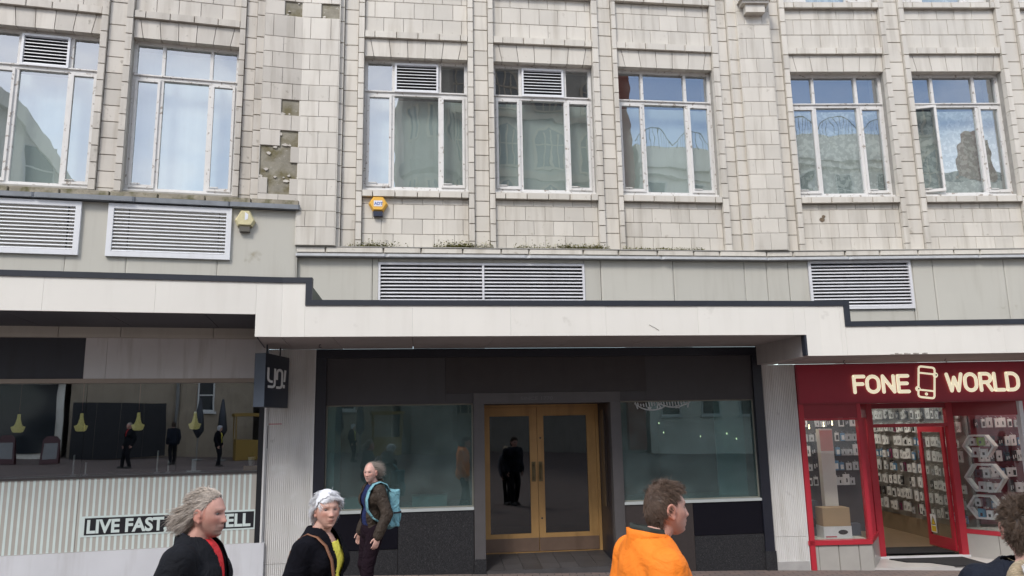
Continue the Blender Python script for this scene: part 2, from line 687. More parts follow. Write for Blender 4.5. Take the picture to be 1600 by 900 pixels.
def facade(sec, label, bays, strips, piers, m, zlow, sill, kinds, curtains, u_lo, u_hi, topkinds=None):
    T = thing('tiled_building', label, 'building', sec)
    wb = MB()
    # backing: everything between the bays, and bands over and under the openings
    edges = [u_lo] + [e for b in bays for e in b] + [u_hi]
    for a, b in zip(edges[0::2], edges[1::2]):
        wb.box(a, b, .03, .5, zlow - 1.3, TOP)
    for a, b in bays:
        wb.box(a, b, .031, .5, zlow - 1.3, sill + .09)
        wb.box(a, b, .031, .5, Z_HEAD + .06, Z_TSILL + .09)
        wb.box(a, b, .031, .5, TOP - .4, TOP)
    wb.obj('wall', mortar, T)
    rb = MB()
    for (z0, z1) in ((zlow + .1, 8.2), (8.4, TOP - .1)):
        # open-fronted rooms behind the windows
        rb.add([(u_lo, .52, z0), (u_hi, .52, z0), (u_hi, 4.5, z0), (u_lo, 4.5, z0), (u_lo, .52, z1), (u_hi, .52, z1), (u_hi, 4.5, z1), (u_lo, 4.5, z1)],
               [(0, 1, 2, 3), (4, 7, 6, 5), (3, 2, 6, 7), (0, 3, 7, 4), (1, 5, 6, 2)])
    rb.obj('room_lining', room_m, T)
    MB().box(u_lo, u_hi, .03, 4.6, TOP, TOP + .1).obj('roof_slab', mortar, T)
    zs = [z for z in ZC if z >= zlow - .01]
    if zs[0] - zlow > .05:
        zs = [zlow] + zs
    for i, (a, b) in enumerate(bays):
        W = b - a
        # tiled apron below the sill
        if zlow < 5:
            cz = [zlow, 4.888, 5.124, 5.355]
            for r_, (c, d) in enumerate(zip(cz[:-1], cz[1:])):
                for p, q in run(a, b, .307, .16 if r_ % 2 == 0 else .29):
                    piece('tile', m, T, p, q, 0, .03, c, d)
            for p, q in run(a, b, .307, .29):
                piece('tile', m, T, p, q, 0.002, .03, 5.355, Z_SILL)
            for p, q in run(a, b, .335, .155):
                piece('sill_block', m, T, p, q, -.075, .06, Z_SILL, Z_SILL + .105, gap=.007)
        else:
            piece('sill_block', mossy, T, a, (a + b) / 2, -.04, .06, sill - .05, sill + .05)
            piece('sill_block', mossy, T, (a + b) / 2, b, -.04, .06, sill - .05, sill + .05)
        window(T, a, b, (Z_SILL + .165) if zlow < 5 else sill + .11, Z_HEAD, kinds[i], curtains[i], curtains[i] is curtain_w)
        voussoirs(T, a, b, Z_HEAD, Z_HOOD, m)
        for p, q in run(a, b, .335, .155):
            piece('hood_block', m, T, p, q, -.05, .03, Z_HOOD, 8.155, gap=.005)
        for r_, (c, d) in enumerate(((8.155, 8.405), (8.405, 8.682), (8.682, Z_TSILL))):
            for p, q in run(a, b, .307, .15 if r_ % 2 else .29):
                piece('tile', m, T, p, q, 0, .03, c, d)
        for p, q in run(a, b, .335, .155):
            piece('sill_block', m, T, p, q, -.075, .06, Z_TSILL, Z_TSILL + .105, gap=.007)
        window(T, a, b, Z_TSILL + .165, 11.15, 'plain', curtains[(i + 1) % len(curtains)])
    for u0, u1, v0, v1, off in strips:
        strip(T, 'pilaster_block', u0, u1, v0, v1, m, zs, off)
    for u0, u1, v0, zb, missing in piers:
        pb = MB().box(u0, u1, v0 + .024, .03, zb, TOP)
        pb.obj('pier_core', render_patch, T)
        pz = [z for z in ZC if z >= zb - .02]
        if pz[0] - zb > .05:
            pz = [zb] + pz
        for k, (c, d) in enumerate(zip(pz[:-1], pz[1:])):
            w_ = u1 - u0
            cuts = [0, .5, 1] if k % 2 == 0 else [0, .22, .77, 1]
            for j in range(len(cuts) - 1):
                if (round(c, 3), j) in missing:
                    continue
                piece('pier_tile', m, T, u0 + w_ * cuts[j], u0 + w_ * cuts[j + 1], v0, v0 + .022, c, d)
            # cheeks of the pier
        for side in (u0, u1):
            s = -1 if side == u0 else 1
            cb = MB()
            for c, d in zip(pz[:-1], pz[1:]):
                cb.box(side - .012 if s < 0 else side - .001, side + .001 if s < 0 else side + .012, v0 + .004, .02, c + .003, d - .003)
            oo = cb.obj('pier_cheek', m, T)
    return T


def pilaster(a, b, c, d, off=.11):
    return [(a, b, -.07, .2, off), (b, c, -.02, .06, 0), (c, d, -.07, .2, off)]


# left length
BL = [(-6.21, -4.73), (-4.31, -2.83), (-2.405, -.93)]
TL = facade('L', 'soot-greyed tiled building with missing tiles, above the striped counter front', BL,
            pilaster(-6.63, -6.54, -6.30, -6.21) + pilaster(-4.73, -4.64, -4.40, -4.31) + pilaster(-2.83, -2.735, -2.50, -2.405) +
            [(-.93, -.845, -.07, .2, .11), (-.845, -.685, -.02, .06, 0), (-.685, -.56, -.085, .06, .0)],
            [(-.56, -.004, -.16, 5.26, {(8.259, 1), (8.259, 2), (6.649, 1), (6.158, 1), (5.91, 0), (5.91, 1), (5.664, 0), (5.664, 1), (5.42, 1)})],
            tile_l, 5.26, 5.33, ['plain', 'vent', 'plain'], [curtain_w, curtain_g, curtain_w], -6.63, 0)
# middle length
BC = [(.932, 2.535), (2.945, 4.552), (4.962, 6.575)]
TC = facade('C', 'cream tiled building with three windows above the dark vacant shop', BC,
            [(.555, .625, -.085, .06, 0), (.625, .84, -.02, .06, 0), (.84, .932, -.07, .2, .11)] +
            pilaster(2.535, 2.625, 2.857, 2.945) + pilaster(4.552, 4.655, 4.885, 4.962) +
            [(6.575, 6.685, -.07, .2, .11), (6.685, 6.865, -.02, .06, 0), (6.865, 7.03, -.085, .06, 0)],
            [(.004, .555, -.16, 4.665, {(8.259, 1)})],
            tile_c, 4.665, 5.45, ['vent', 'vent', 'plain'], [curtain_g, curtain_g, curtain_g], 0, 7.2)
# right length
BR = [(.655, 2.265), (2.70, 4.285), (4.71, 6.30)]
TR = facade('R', 'pale tiled building with an open casement, above the red phone shop', BR,
            [(.335, .56, -.02, .06, 0), (.56, .655, -.07, .2, .11)] + pilaster(2.265, 2.36, 2.61, 2.70) + pilaster(4.285, 4.38, 4.62, 4.71) +
            pilaster(6.30, 6.39, 6.62, 6.71),
            [(-.19, .335, -.16, 4.665, set())],
            tile_c, 4.665, 5.45, ['plain', 'open', 'plain'], [lace, lace, lace], -.03, 6.71)

# flakes of glaze left on the bare patches of the pier
rf = random.Random(17)
for (T_, u0, u1, v, z0, z1, n_) in ((TL, -.54, -.14, -.16, 5.68, 6.14, 7), (TL, -.42, -.14, -.16, 6.18, 6.38, 4), (TL, -.42, -.14, -.16, 6.67, 6.87, 5), (TL, -.28, -.03, -.16, 5.44, 5.64, 3), (TL, -.42, -.02, -.16, 8.28, 8.48, 5), (TC, .13, .42, -.16, 8.28, 8.48, 4)):
    for k in range(n_):
        cu, cz_, r_ = rf.uniform(u0, u1), rf.choice([rf.uniform(z0, z1), z0, z1]), rf.uniform(.02, .055)
        a0 = rf.uniform(0, 6)
        pts_ = [(cu + r_ * rf.uniform(.45, 1.1) * math.cos(a0 + j), cz_ + .6 * r_ * rf.uniform(.45, 1.1) * math.sin(a0 + j)) for j in (0, .9, 1.9, 2.9, 3.9, 5.1)]
        MB().prism(pts_, v + .006, v + .024).obj('tile_fragment', tile_l if T_ is TL else tile_c, T_)

# corbel on the right pier
cb = MB()
cb.box(-.09, .23, -.29, -.161, 8.66, 8.80)
cb.box(-.15, .29, -.33, -.161, 8.801, 8.86)
cb.box(-.19, .33, -.38, -.161, 8.861, 8.93)
cb.box(-.05, .19, -.25, -.161, 8.931, 9.4)
cb.obj('corbel', tile_c, TR)
# holes knocked in the tiles
for (T_, u, z, r_) in ((TR, .99, 5.19, .045), (TR, 1.02, 5.245, .03), (TC, 4.66 - .05, 6.2, .02)):
    hb = MB()
    hb.prism([(u + r_ * math.cos(a) * random.uniform(.7, 1.1), z + r_ * math.sin(a) * random.uniform(.7, 1.1)) for a in [k * math.pi / 4 for k in range(8)]], -.004, .01)
    hb.obj('chipped_patch', mat('raw_chip', (0.16, 0.12, 0.08), 0.95, var=.3, scale=30), T_)

# ---------------------------------------------------------------- ledges, panels and vents between the storeys
# left: mossy ledge with lead flashing, wide panels, two vents
for p, q in run(-6.63, .02, .62, .4):
    piece('ledge_stone', mossy, TL, p, q, -.19, .03, 5.258, 5.33, gap=.004, tilt=.006)
for p, q in run(-6.63, .03, 1.25, .7):
    piece('flashing', lead, TL, p, q, -.215, -.10, 5.185, 5.257, gap=.002, jit=.004, tilt=.008)
pl = [(-6.63, -4.62), (-4.62, -3.012), (-3.012, -2.252), (-2.252, -1.073), (-1.073, .0)]
for p, q in pl:
    piece('panel', panel_m, TL, p, q, -.12, -.09, 3.3, 5.183, gap=.006, tilt=.0008)
MB().box(-6.63, 0, -.089, .03, 3.3, 5.18).obj('panel_backing', mortar, TL)
# right end of the boxed-out panels (closes against the middle length)
MB().box(.001, .012, -.118, .03, 3.3, 5.183).obj('panel_return', panel_m, TL)


def vent(parent, u0, u1, z0, z1, v, m, bar=.05, pitch=.047, mids=()):
    fb = MB().frame(u0, u1, v - .02, v + .03, z0, z1, bar)
    for c in mids:
        fb.box(c - bar / 2, c + bar / 2, v - .019, v + .03, z0 + bar, z1 - bar)
    o = fb.obj('louvre_vent', m, parent)
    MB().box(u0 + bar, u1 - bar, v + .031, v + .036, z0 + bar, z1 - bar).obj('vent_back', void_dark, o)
    cs = [u0 + bar] + [x for c in mids for x in (c - bar / 2, c + bar / 2)] + [u1 - bar]
    for a, b in zip(cs[0::2], cs[1::2]):
        slats(o, a + .001, b - .001, z0 + bar, z1 - bar, pitch, v - .012, m)
    return o


vent(TL, -2.513, -.905, 4.415, 5.165, -.145, alu, .07)
vent(TL, -4.40, -2.85, 4.415, 5.165, -.145, alu, .07)

# middle and right: coping, metal strip, panels
for T_, a, b in ((TC, .004, 7.222), (TR, .0, 6.71)):
    u = a
    k = 0
    while u < b - .05:
        w_ = [.42, .84, .55, .62, .58][k % 5]
        q = min(b, u + w_)
        piece('coping_block', tile_c, T_, u, q, -.12, .03, 4.572, 4.650, gap=.008, jit=.003)
        u = q
        k += 1
    MB().box(a, b, -.128, .03, 4.651, 4.664).obj('coping_lip', mortar, T_)
    for p, q in run(a, b, 2.1, 1.3):
        piece('metal_strip', steel_strip, T_, p, q, -.16, .0, 4.508, 4.548, gap=.002, jit=.003, tilt=.003)
    MB().box(a, b, -.10, .03, 4.549, 4.571).obj('drip_joint', mortar, T_)
for p, q in ((.012, 1.103), (1.103, 1.19), (4.29, 4.548), (4.548, 5.699), (5.699, 6.857), (6.857, 7.226)):
    piece('panel', panel_m, TC, p, q, -.05, -.02, 3.2, 4.507, gap=.008, tilt=.0008)
piece('panel', panel_m, TC, 1.19, 4.29, -.045, -.02, 4.445, 4.507, gap=.008, tilt=0)
MB().box(0.013, 7.225, -.019, .03, 3.2, 4.5).obj('panel_backing', mortar, TC)
vent(TC, 1.19, 4.29, 3.62, 4.44, -.05, alu_grey, .032, .05, mids=(2.74,))
for p, q in ((.0, .347), (.347, .665), (2.31, 2.346), (2.346, 2.677), (2.677, 3.833), (3.833, 4.98), (4.98, 6.71)):
    piece('panel', panel_m, TR, p, q, -.05, -.02, 3.0, 4.507, gap=.008, tilt=.0008)
piece('panel', panel_m, TR, .665, 2.31, -.045, -.02, 3.0, 3.72, gap=.008, tilt=0)
MB().box(.03, 6.71, -.02, .03, 3.0, 4.5).obj('panel_backing', mortar, TR)
vent(TR, .665, 2.31, 3.725, 4.50, -.06, alu_grey, .04, .05)

# moss and weeds along the coping
mv, mf = [], []
rr = random.Random(3)
for k in range(5200):
    u = rr.choice([rr.gauss(1.1, .18), rr.uniform(2.0, 2.9), rr.uniform(2.2, 2.6), rr.uniform(3.2, 4.7), rr.uniform(3.9, 4.6), rr.uniform(4.9, 6.2)])
    if not .7 < u < 6.5:
        continue
    dens = 1.0 if u < 4.8 else .45
    h = abs(rr.gauss(0, .05)) * dens + .015
    v = rr.uniform(-.128, -.01)
    z = 4.664 + rr.uniform(0, h)
    s = rr.uniform(.006, .018)
    a, t_ = rr.uniform(0, 6.28), rr.uniform(-.8, .8)
    d1 = Vector((math.cos(a), math.sin(a), t_)).normalized() * s
    d2 = Vector((-math.sin(a), math.cos(a), rr.uniform(-.5, 1))).normalized() * s
    c = Vector((u, v, z))
    n = len(mv)
    mv += [tuple(c - d1), tuple(c + d2 * .7), tuple(c + d1), tuple(c - d2 * .7)]
    mf.append((n, n + 1, n + 2, n + 3))
mb = MB().add(mv, mf)
mo = mb.obj('moss', mat('moss_green', (0.20, 0.19, 0.06), 0.9, var=.3, scale=20))
mo.matrix_world = FR['C'].copy()
mo['kind'] = 'stuff'
MOSS = tag(mo, 'yellow-green moss and weeds growing along the coping ledge', 'moss')

# alarm boxes
def alarm(sec, u, v, z, m, label, outline, base_m, sticker):
    T = thing('alarm_box', label, 'alarm box', sec, (u, v, z))
    n = len(outline)
    vs = [(x, 0, y) for x, y in outline] + [(x * .98, -.05, y * .98) for x, y in outline] + [(x * .80, -.085, y * .80) for x, y in outline]
    fs = [tuple(range(2 * n, 3 * n))]
    for k in range(n):
        j = (k + 1) % n
        fs += [(k, j, n + j, n + k), (n + k, n + j, 2 * n + j, 2 * n + k)]
    MB().add(vs, fs).obj('cover', m, T)
    MB().box(-.07, .07, -.07, .0, min(y for x, y in outline) - .075, min(y for x, y in outline) - .001).obj('strobe', base_m, T)
    for nm, poly, mm in sticker:
        MB().prism(poly, -.088, -.0855).obj(nm, mm, T)


hexo = [(.075, -.115), (.145, 0), (.075, .115), (-.075, .115), (-.145, 0), (-.075, -.115)]
w_st = mat('white_sticker', (.72, .74, .80), .5, var=.03)
b_st = mat('blue_print', (.10, .16, .42), .5, var=0)
alarm('C', 1.173, -.001, 5.335, mat('orange_plastic', (.78, .44, .07), .45, var=.05), 'orange hexagonal alarm box under the middle windows', hexo, mat('navy_strobe', (.02, .025, .05), .2, var=0),
      [('sticker', [(-.062, -.045), (.062, -.045), (.062, .045), (-.062, .045)], w_st)] )
me, x0, x1, y0, y1 = text_mesh('ADT', .062, .0008, .002, 'lettering')
me.materials.append(b_st)
lo = link('lettering', me, [o for o in bpy.data.objects if o.name.startswith('alarm_box')][-1])
lo.location = (-.055, -.0895, -.022)
trio = [(.10, -.115), (.142, -.03), (.06, .125), (-.06, .125), (-.142, -.03), (-.10, -.115)]
alarm('L', -.72, -.122, 5.02, mat('faded_yellow_plastic', (.60, .54, .32), .5, var=.12, scale=20), 'faded yellow alarm box under the left ledge', trio, mat('smoked_strobe', (.12, .11, .09), .3, var=0),
      [('sticker', [(.0, -.03), (.04, -.01), (.045, .06), (.0, .09)], w_st)])

# ================================================================== canopy over the shops
fascia_m = mat('white_fascia', (0.735, 0.715, 0.66), 0.42, var=0.03, scale=1.3, rnd=0.02, streak=0.06, spots=[((.52, .50, .45), 4.0, .66, .85)])
cap_m = mat('dark_cap', (0.022, 0.026, 0.036), 0.45, var=0.1)
soffit_c = mat('brown_soffit', (0.34, 0.315, 0.305), 0.7, var=0.10, scale=1.5, rnd=0.05, streak=.15)
soffit_l = mat('dark_soffit', (0.060, 0.062, 0.075), 0.6, var=0.10, scale=2)
felt = mat('roof_felt', (0.06, 0.06, 0.06), 0.95)
CAN = thing('canopy', 'long white canopy fascia stepping down twice over the three shops', 'canopy')


def sub(mb, name, m, parent, sec, smooth=False):
    o = mb.obj(name, m, parent, smooth)
    o.matrix_local = FR[sec].copy()
    return o


def fpanel(sec, a, b, z0, z1):
    sub(MB().box(a + .0008, b - .0008, -1.6 + random.uniform(-.0015, .0015), -1.57, z0, z1), 'fascia_panel', fascia_m, CAN, sec)


for a, b in ((-7.2, -5.5), (-5.5, -4.1), (-4.1, -2.75), (-2.75, -1.55), (-1.55, -.40)):
    fpanel('L', a, b, 3.437, 3.834)
fpanel('L', -.40, -.094, 3.16, 3.834)
fpanel('C', .094, .375, 3.16, 3.834)
for a, b in ((.375, 1.70), (1.70, 2.95), (2.95, 4.2), (4.2, 5.45), (5.45, 6.79), (6.79, 6.951)):
    fpanel('C', a, b, 3.16, 3.549)
fpanel('C', 6.951, 7.155, 2.877, 3.549)
fpanel('R', .074, .36, 2.877, 3.549)
fpanel('R', .36, .42, 2.877, 3.549)
for a, b in ((.42, 1.65), (1.65, 2.6), (2.6, 4.0), (4.0, 5.4), (5.4, 6.9)):
    fpanel('R', a, b, 2.877, 3.264)
sub(MB().box(-7.2, -.095, -1.615, -1.5, 3.835, 3.905), 'cap_strip', cap_m, CAN, 'L')
sub(MB().box(.095, .455, -1.615, -1.5, 3.835, 3.905), 'cap_strip', cap_m, CAN, 'C')
sub(MB().box(.377, .455, -1.615, -1.5, 3.621, 3.834), 'cap_strip', cap_m, CAN, 'C')
sub(MB().box(.377, 7.156, -1.615, -1.5, 3.55, 3.62), 'cap_strip', cap_m, CAN, 'C')
sub(MB().box(.073, .50, -1.615, -1.5, 3.55, 3.62), 'cap_strip', cap_m, CAN, 'R')
sub(MB().box(.42, .50, -1.615, -1.5, 3.336, 3.549), 'cap_strip', cap_m, CAN, 'R')
sub(MB().box(.42, 6.9, -1.616, -1.5, 3.265, 3.335), 'cap_strip', cap_m, CAN, 'R')
greenish = mat('weathered_green_board', (0.13, 0.14, 0.11), .8, var=.2, scale=6)
sub(MB().box(.415, .453, -1.499, -.06, 3.45, 3.80), 'end_return', greenish, CAN, 'C')
sub(MB().box(.45, .49, -1.499, -.06, 3.2, 3.54), 'end_return', greenish, CAN, 'R')
sub(MB().box(6.953, 6.98, -1.568, -.01, 2.879, 3.30), 'step_board', soffit_c, CAN, 'C')
sub(MB().box(6.925, 6.952, -1.60, -1.50, 2.885, 3.158), 'step_edge', cap_m, CAN, 'C')
sub(MB().box(-.40, -.37, -1.568, -.01, 3.18, 3.60), 'step_board', soffit_l, CAN, 'L')
# soffit boards, side by side
for p, q in run(-7.2, -.40, 1.1, .7):
    sub(MB().box(p + .004, q - .004, -1.569, -.004, 3.44 + random.uniform(0, .003), 3.465), 'soffit_board', soffit_l, CAN, 'L')
sub(MB().plan([(-.368, -1.569), (-.096, -1.569), (-.002, -.004), (-.368, -.004)], 3.162, 3.19), 'soffit_board', soffit_c, CAN, 'L')
sub(MB().plan([(.098, -1.569), (.7, -1.569), (.7, -.004), (.002, -.004)], 3.163, 3.19), 'soffit_board', soffit_c, CAN, 'C')
for p, q in run(.704, 6.95, 1.06, 1.0):
    sub(MB().box(p + .003, q - .003, -1.569, -.004, 3.163 + random.uniform(0, .003), 3.19), 'soffit_board', soffit_c, CAN, 'C')
sub(MB().plan([(6.982, -1.569), (7.152, -1.569), (7.226, -.004), (6.982, -.004)], 2.88, 2.90), 'soffit_board', soffit_c, CAN, 'C')
for p, q in run(.078, 6.9, 1.3, .9):
    sub(MB().box(p + .003, q - .003, -1.569, -.004, 2.88 + random.uniform(0, .003), 2.90), 'soffit_board', soffit_c, CAN, 'R')
sub(MB().box(-7.2, -.1, -1.568, -.121, 3.74, 3.79).plan([(-.1, -1.568), (-.096, -1.568), (-.01, -.121), (-.1, -.121)], 3.74, 3.79), 'roof_deck', felt, CAN, 'L')
sub(MB().plan([(.1, -1.568), (7.15, -1.568), (7.2, -.051), (.02, -.051)], 3.47, 3.52), 'roof_deck', felt, CAN, 'C')
sub(MB().box(.08, 6.9, -1.568, -.051, 3.18, 3.24), 'roof_deck', felt, CAN, 'R')
sub(MB().box(-7.22, -7.20, -1.6, -.0, 3.437, 3.9), 'end_return', fascia_m, CAN, 'L')
# small hooks screwed in the soffit
for sec, u, v, z in (('C', .47, -.75, 3.16), ('R', .75, -.8, 2.877), ('R', 2.25, -.8, 2.877)):
    hk = MB().tube([(u + .018 * math.cos(t), v, z - .03 + .022 * math.sin(t)) for t in [k * .6 + 1.4 for k in range(8)]], .005, 6)
    sub(hk, 'hook', cap_m, CAN, sec)

# scuffs and a crack in the white fascia
sub(MB().tube([(4.78, -1.601, 3.30), (4.82, -1.601, 3.275), (4.85, -1.601, 3.262), (4.91, -1.601, 3.225)], .003, 5), 'crack', mat('dark_crack', (.12, .11, .10), .9, var=0), CAN, 'C')
for k in range(9):
    u = 1.0 + .06 * k + .02 * math.sin(k * 3)
    sub(MB().box(u, u + .05, -1.6025, -1.5995, 2.878, 2.884 + .014 * abs(math.sin(k * 1.7))), 'torn_edge', mat('exposed_core', (.30, .28, .25), .9, var=.2, scale=30), CAN, 'R')

# ================================================================== ribbed pillars between the shops
rib_m = mat('ribbed_grey_cladding', (0.62, 0.615, 0.60), 0.6, var=0.05, scale=2.5, streak=0.22,
            spots=[((0.30, 0.29, 0.28), 5.0, 0.66, 0.80), ((0.72, 0.72, 0.72), 3.0, .62, .75)])
edge_m = mat('white_edge_trim', (0.66, 0.66, 0.65), 0.5, var=.05)


def pillar(sec, u0, u1, ztop, joint, label, seam=None):
    T = thing('pillar', label, 'pillar', sec)
    n = int((u1 - u0) / .0265)
    for (z0, z1) in ((joint + .004, ztop), (-.3, joint)):
        vs, fs = [], []
        for k in range(n):
            a = u0 + (u1 - u0) * k / n
            s = (u1 - u0) / n
            for x, v in ((a, -.028), (a + s * .3, -.028), (a + s * .42, -.040), (a + s * .88, -.040)):
                vs += [(x, v, z0), (x, v, z1)]
        vs += [(u1, -.028, z0), (u1, -.028, z1)]
        for k in range(len(vs) // 2 - 1):
            fs.append((2 * k, 2 * k + 2, 2 * k + 3, 2 * k + 1))
        b = len(vs)
        vs += [(u0, .2, z0), (u0, .2, z1), (u1, .2, z0), (u1, .2, z1)]
        fs += [(b, 0, 1, b + 1), (b - 2, b + 2, b + 3, b - 1)]
        MB().add(vs, fs).obj('ribbed_cladding', rib_m, T)
    for a, b in ((u0 - .022, u0 - .001), (u1 + .001, u1 + .018)):
        MB().box(a, b, -.045, .05, -.3, ztop - .002).obj('edge_trim', edge_m, T)
    return T


P1 = pillar('C', -.31, .308, 3.16, .235, 'grey ribbed pillar behind the white-haired woman')
MB().box(-.295, -.12, -.0425, -.0405, 2.108, 2.118).obj('paint_mark', mat('red_paint', (.45, .05, .05), .6, var=0), P1)
MB().box(-.315, -.303, -.0425, -.0405, 1.78, 2.09).obj('paint_mark', cap_m, P1)
P2 = pillar('R', -.195, .295, 2.877, .33, 'streaked grey ribbed pillar beside the red phone shop')
MB().box(-.195, .295, -.06, .1, -.3, -.02).obj('base_block', mat('concrete_base', (.36, .35, .34), .9, var=.15, bump=.4), P2)
piece('head_block', soffit_c, P2, -.2, -.08, -.05, .1, 2.878, 3.15)

# ================================================================== left shop: striped counter front
fas_dark = mat('dark_fascia_board', (0.034, 0.038, 0.05), 0.5, var=.06, streak=.2)
fas_grey = mat('grey_fascia_board', (0.58, 0.58, 0.585), 0.42, var=.07, scale=1.6, streak=.35)
tan_bar = mat('tan_bar', (0.33, 0.28, 0.235), .5, var=.06)
stripe_bg = mat('taupe_board', (0.40, 0.38, 0.345), .6, var=.04, streak=.1)
stripe_m = mat('pale_aqua_stripe', (0.57, 0.655, 0.635), .6, var=.03)
plinth_m = mat('painted_plinth', (0.60, 0.61, 0.64), .5, var=.06, scale=2, streak=.18)
black_m = mat('near_black', (0.012, 0.013, 0.017), .4, var=.1)
shop_glass = glass('shop_glass', (0.80, 0.84, 0.84), 0.20, wave=0.0012, wscale=1.0)
SL = thing('shopfront', 'counter-height shopfront with pale striped panels and slogan plate', 'shopfront', 'L')
MB().box(-7.0, -2.690, -.03, .05, 2.752, 3.434).obj('fascia_board', fas_dark, SL)
MB().box(-2.688, -2.423, -.05, .05, 2.752, 3.36).obj('fascia_board', fas_grey, SL)
MB().box(-2.419, -.36, -.05, .05, 2.752, 3.36).obj('fascia_board', fas_grey, SL)
MB().box(-2.688, -.36, -.02, .05, 3.361, 3.434).obj('dark_gap_strip', fas_dark, SL)  # dark strip added in place of the shaded gap above the grey boards
MB().box(-7.0, -.36, -.055, .06, 2.695, 2.751).obj('transom_bar', tan_bar, SL)
for a, b in ((-7.0, -2.645), (-2.640, -1.485), (-1.480, -.43)):
    MB().box(a, b, .02, .026, 1.484, 2.694).obj('glass_pane', shop_glass, SL)
MB().box(-7.0, -.43, -.06, .55, 1.455, 1.483).obj('counter_ledge', mat('dark_counter', (.05, .048, .05), .35, var=.1), SL)
MB().box(-.429, -.36, -.05, .08, .53, 2.694).obj('end_post', black_m, SL)
MB().box(-.359, -.335, -.055, .08, .53, 2.75).obj('edge_trim', edge_m, SL)
for a, b in ((-7.0, -2.632), (-2.628, -.43)):
    MB().box(a, b, -.04, .05, .532, 1.454).obj('striped_board', stripe_bg, SL)
u = -6.96
while u < -.46:
    if abs(u + .014 + 2.63) > .02:
        MB().box(u, u + .030, -.042, -.039, .536, 1.450).obj('stripe', stripe_m, SL)
    u += .0715
MB().box(-7.0, -.30, -.055, .05, -.2, .530).obj('plinth', plinth_m, SL)
MB().box(-2.59, -.40, -.046, -.043, .712, .972).obj('slogan_border', stripe_m, SL)
MB().box(-2.53, -.445, -.049, -.0465, .735, .948).obj('slogan_board', black_m, SL)
slog = 'LIVE FAST, EAT WELL'
_m, sx0, sx1, sy0, sy1 = text_mesh(slog, 1.0, .002, .034, 'letter')
kx, kz = (-.485 + 2.50) / (sx1 - sx0), .166 / .72
for i, ch in enumerate(slog):
    if ch == ' ':
        continue
    me, x0, x1, y0, y1 = text_mesh(ch, 1.0, .002, .034, 'letter')
    _m, _a, px1, _b, _c = text_mesh(slog[:i + 1], 1.0, .002, .034, 'letter')
    me.materials.append(stripe_m)
    lo = link('letter', me, SL)
    lo.scale = (kx, 1, kz)
    lo.location = (-2.50 + (px1 - x1 - sx0) * kx, -.0505, .762)
# the room behind the glass
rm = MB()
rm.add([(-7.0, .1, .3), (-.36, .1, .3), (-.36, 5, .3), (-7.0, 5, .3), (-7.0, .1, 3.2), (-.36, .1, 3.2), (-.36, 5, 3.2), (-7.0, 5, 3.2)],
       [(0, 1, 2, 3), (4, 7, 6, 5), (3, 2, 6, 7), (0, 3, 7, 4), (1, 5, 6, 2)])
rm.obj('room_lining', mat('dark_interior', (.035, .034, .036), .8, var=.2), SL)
chrome = mat('brushed_steel', (.55, .55, .56), .3, metal=1.0, var=.05)
for i, (u, h) in enumerate(((-3.02 + .25, .27), (-2.64 + .02, .17), (-1.74, .30), (-1.60, .16))):
    rod = MB().tube([(u, .15, 1.484), (u, .15, 1.484 + h)], .011, 8).lathe([(.035, 0), (.035, .012), (.015, .02)], (u, .15, 1.484), 12)
    rod.obj('support_rod', chrome, SL)
# things on and over the counter
yel = mat('yellow_shade', (.78, .72, .30), .45, var=.03, emit=(.9, .78, .26), estr=.13)
for i, (u, lab) in enumerate(((-3.557, 'leftmost yellow pendant lamp over the counter'), (-2.79, 'second yellow pendant lamp from the left'),
                              (-2.07, 'third yellow pendant lamp from the left'), (-1.33, 'yellow pendant lamp nearest the hanging sign'))):
    pt = thing('pendant_lamp', lab, 'lamp', 'L', (u, .4, 2.06), group='yellow pendant lamps')
    MB().lathe([(.045, 0), (.075, .012), (.098, .075), (.10, .085), (.06, .10), (.045, .13), (.028, .20), (.022, .27), (.012, .275)], n=24).obj('lamp_shade', yel, pt, True).scale = (.85, .85, .9)
    MB().tube([(0, 0, .27), (0, 0, 1.12)], .004, 6).obj('cable', mat('red_cable', (.28, .12, .10), .6, var=0), pt)
MBp = MB().lathe([(.036, 0), (.05, .115), (.05, .12), (.044, .12), (.04, .10)], n=20)
pp = thing('plant_pot', 'small white plant pot on a wooden block', 'pot', 'L', (-.52, .16, 1.544))
MBp.obj('pot', mat('white_ceramic', (.7, .7, .7), .3, var=0), pp, True)
lv = MB()
for k in range(14):
    a = k * 2.4
    lv.add([(0, 0, .1), (.012 * math.cos(a + .5), .012 * math.sin(a + .5), .14), (.05 * math.cos(a), .05 * math.sin(a), .17 + .02 * (k % 3)), (.012 * math.cos(a - .5), .012 * math.sin(a - .5), .15)], [(0, 1, 2, 3)])
lv.obj('leaves', mat('house_leaf', (.05, .10, .04), .6), pp)
single('wooden_block', MB().box(-.10, .085, -.06, .06, 0, .06), mat('pale_wood', (.45, .30, .16), .5, var=.12, scale=12), 'pale wooden block at the end of the counter', 'block', 'L', (-.52, .16, 1.484))
single('menu_holder', MB().box(-.03, .03, -.01, .0, 0, .17).box(-.09, .09, -.03, .02, -.0, .018), mat('white_card', (.62, .63, .62), .5, var=.02), 'white card holder standing on the counter behind glass', 'card', 'L', (-1.28, .2, 1.484))
bar = MB().box(-4.6, -1.2, 2.2, 2.9, .3, 1.25).box(-4.7, -1.1, 2.1, 3.0, 1.25, 1.3)
single('serving_counter', bar, mat('dark_bar', (.06, .05, .045), .4), 'dark serving counter inside the striped shop', 'counter', 'L')

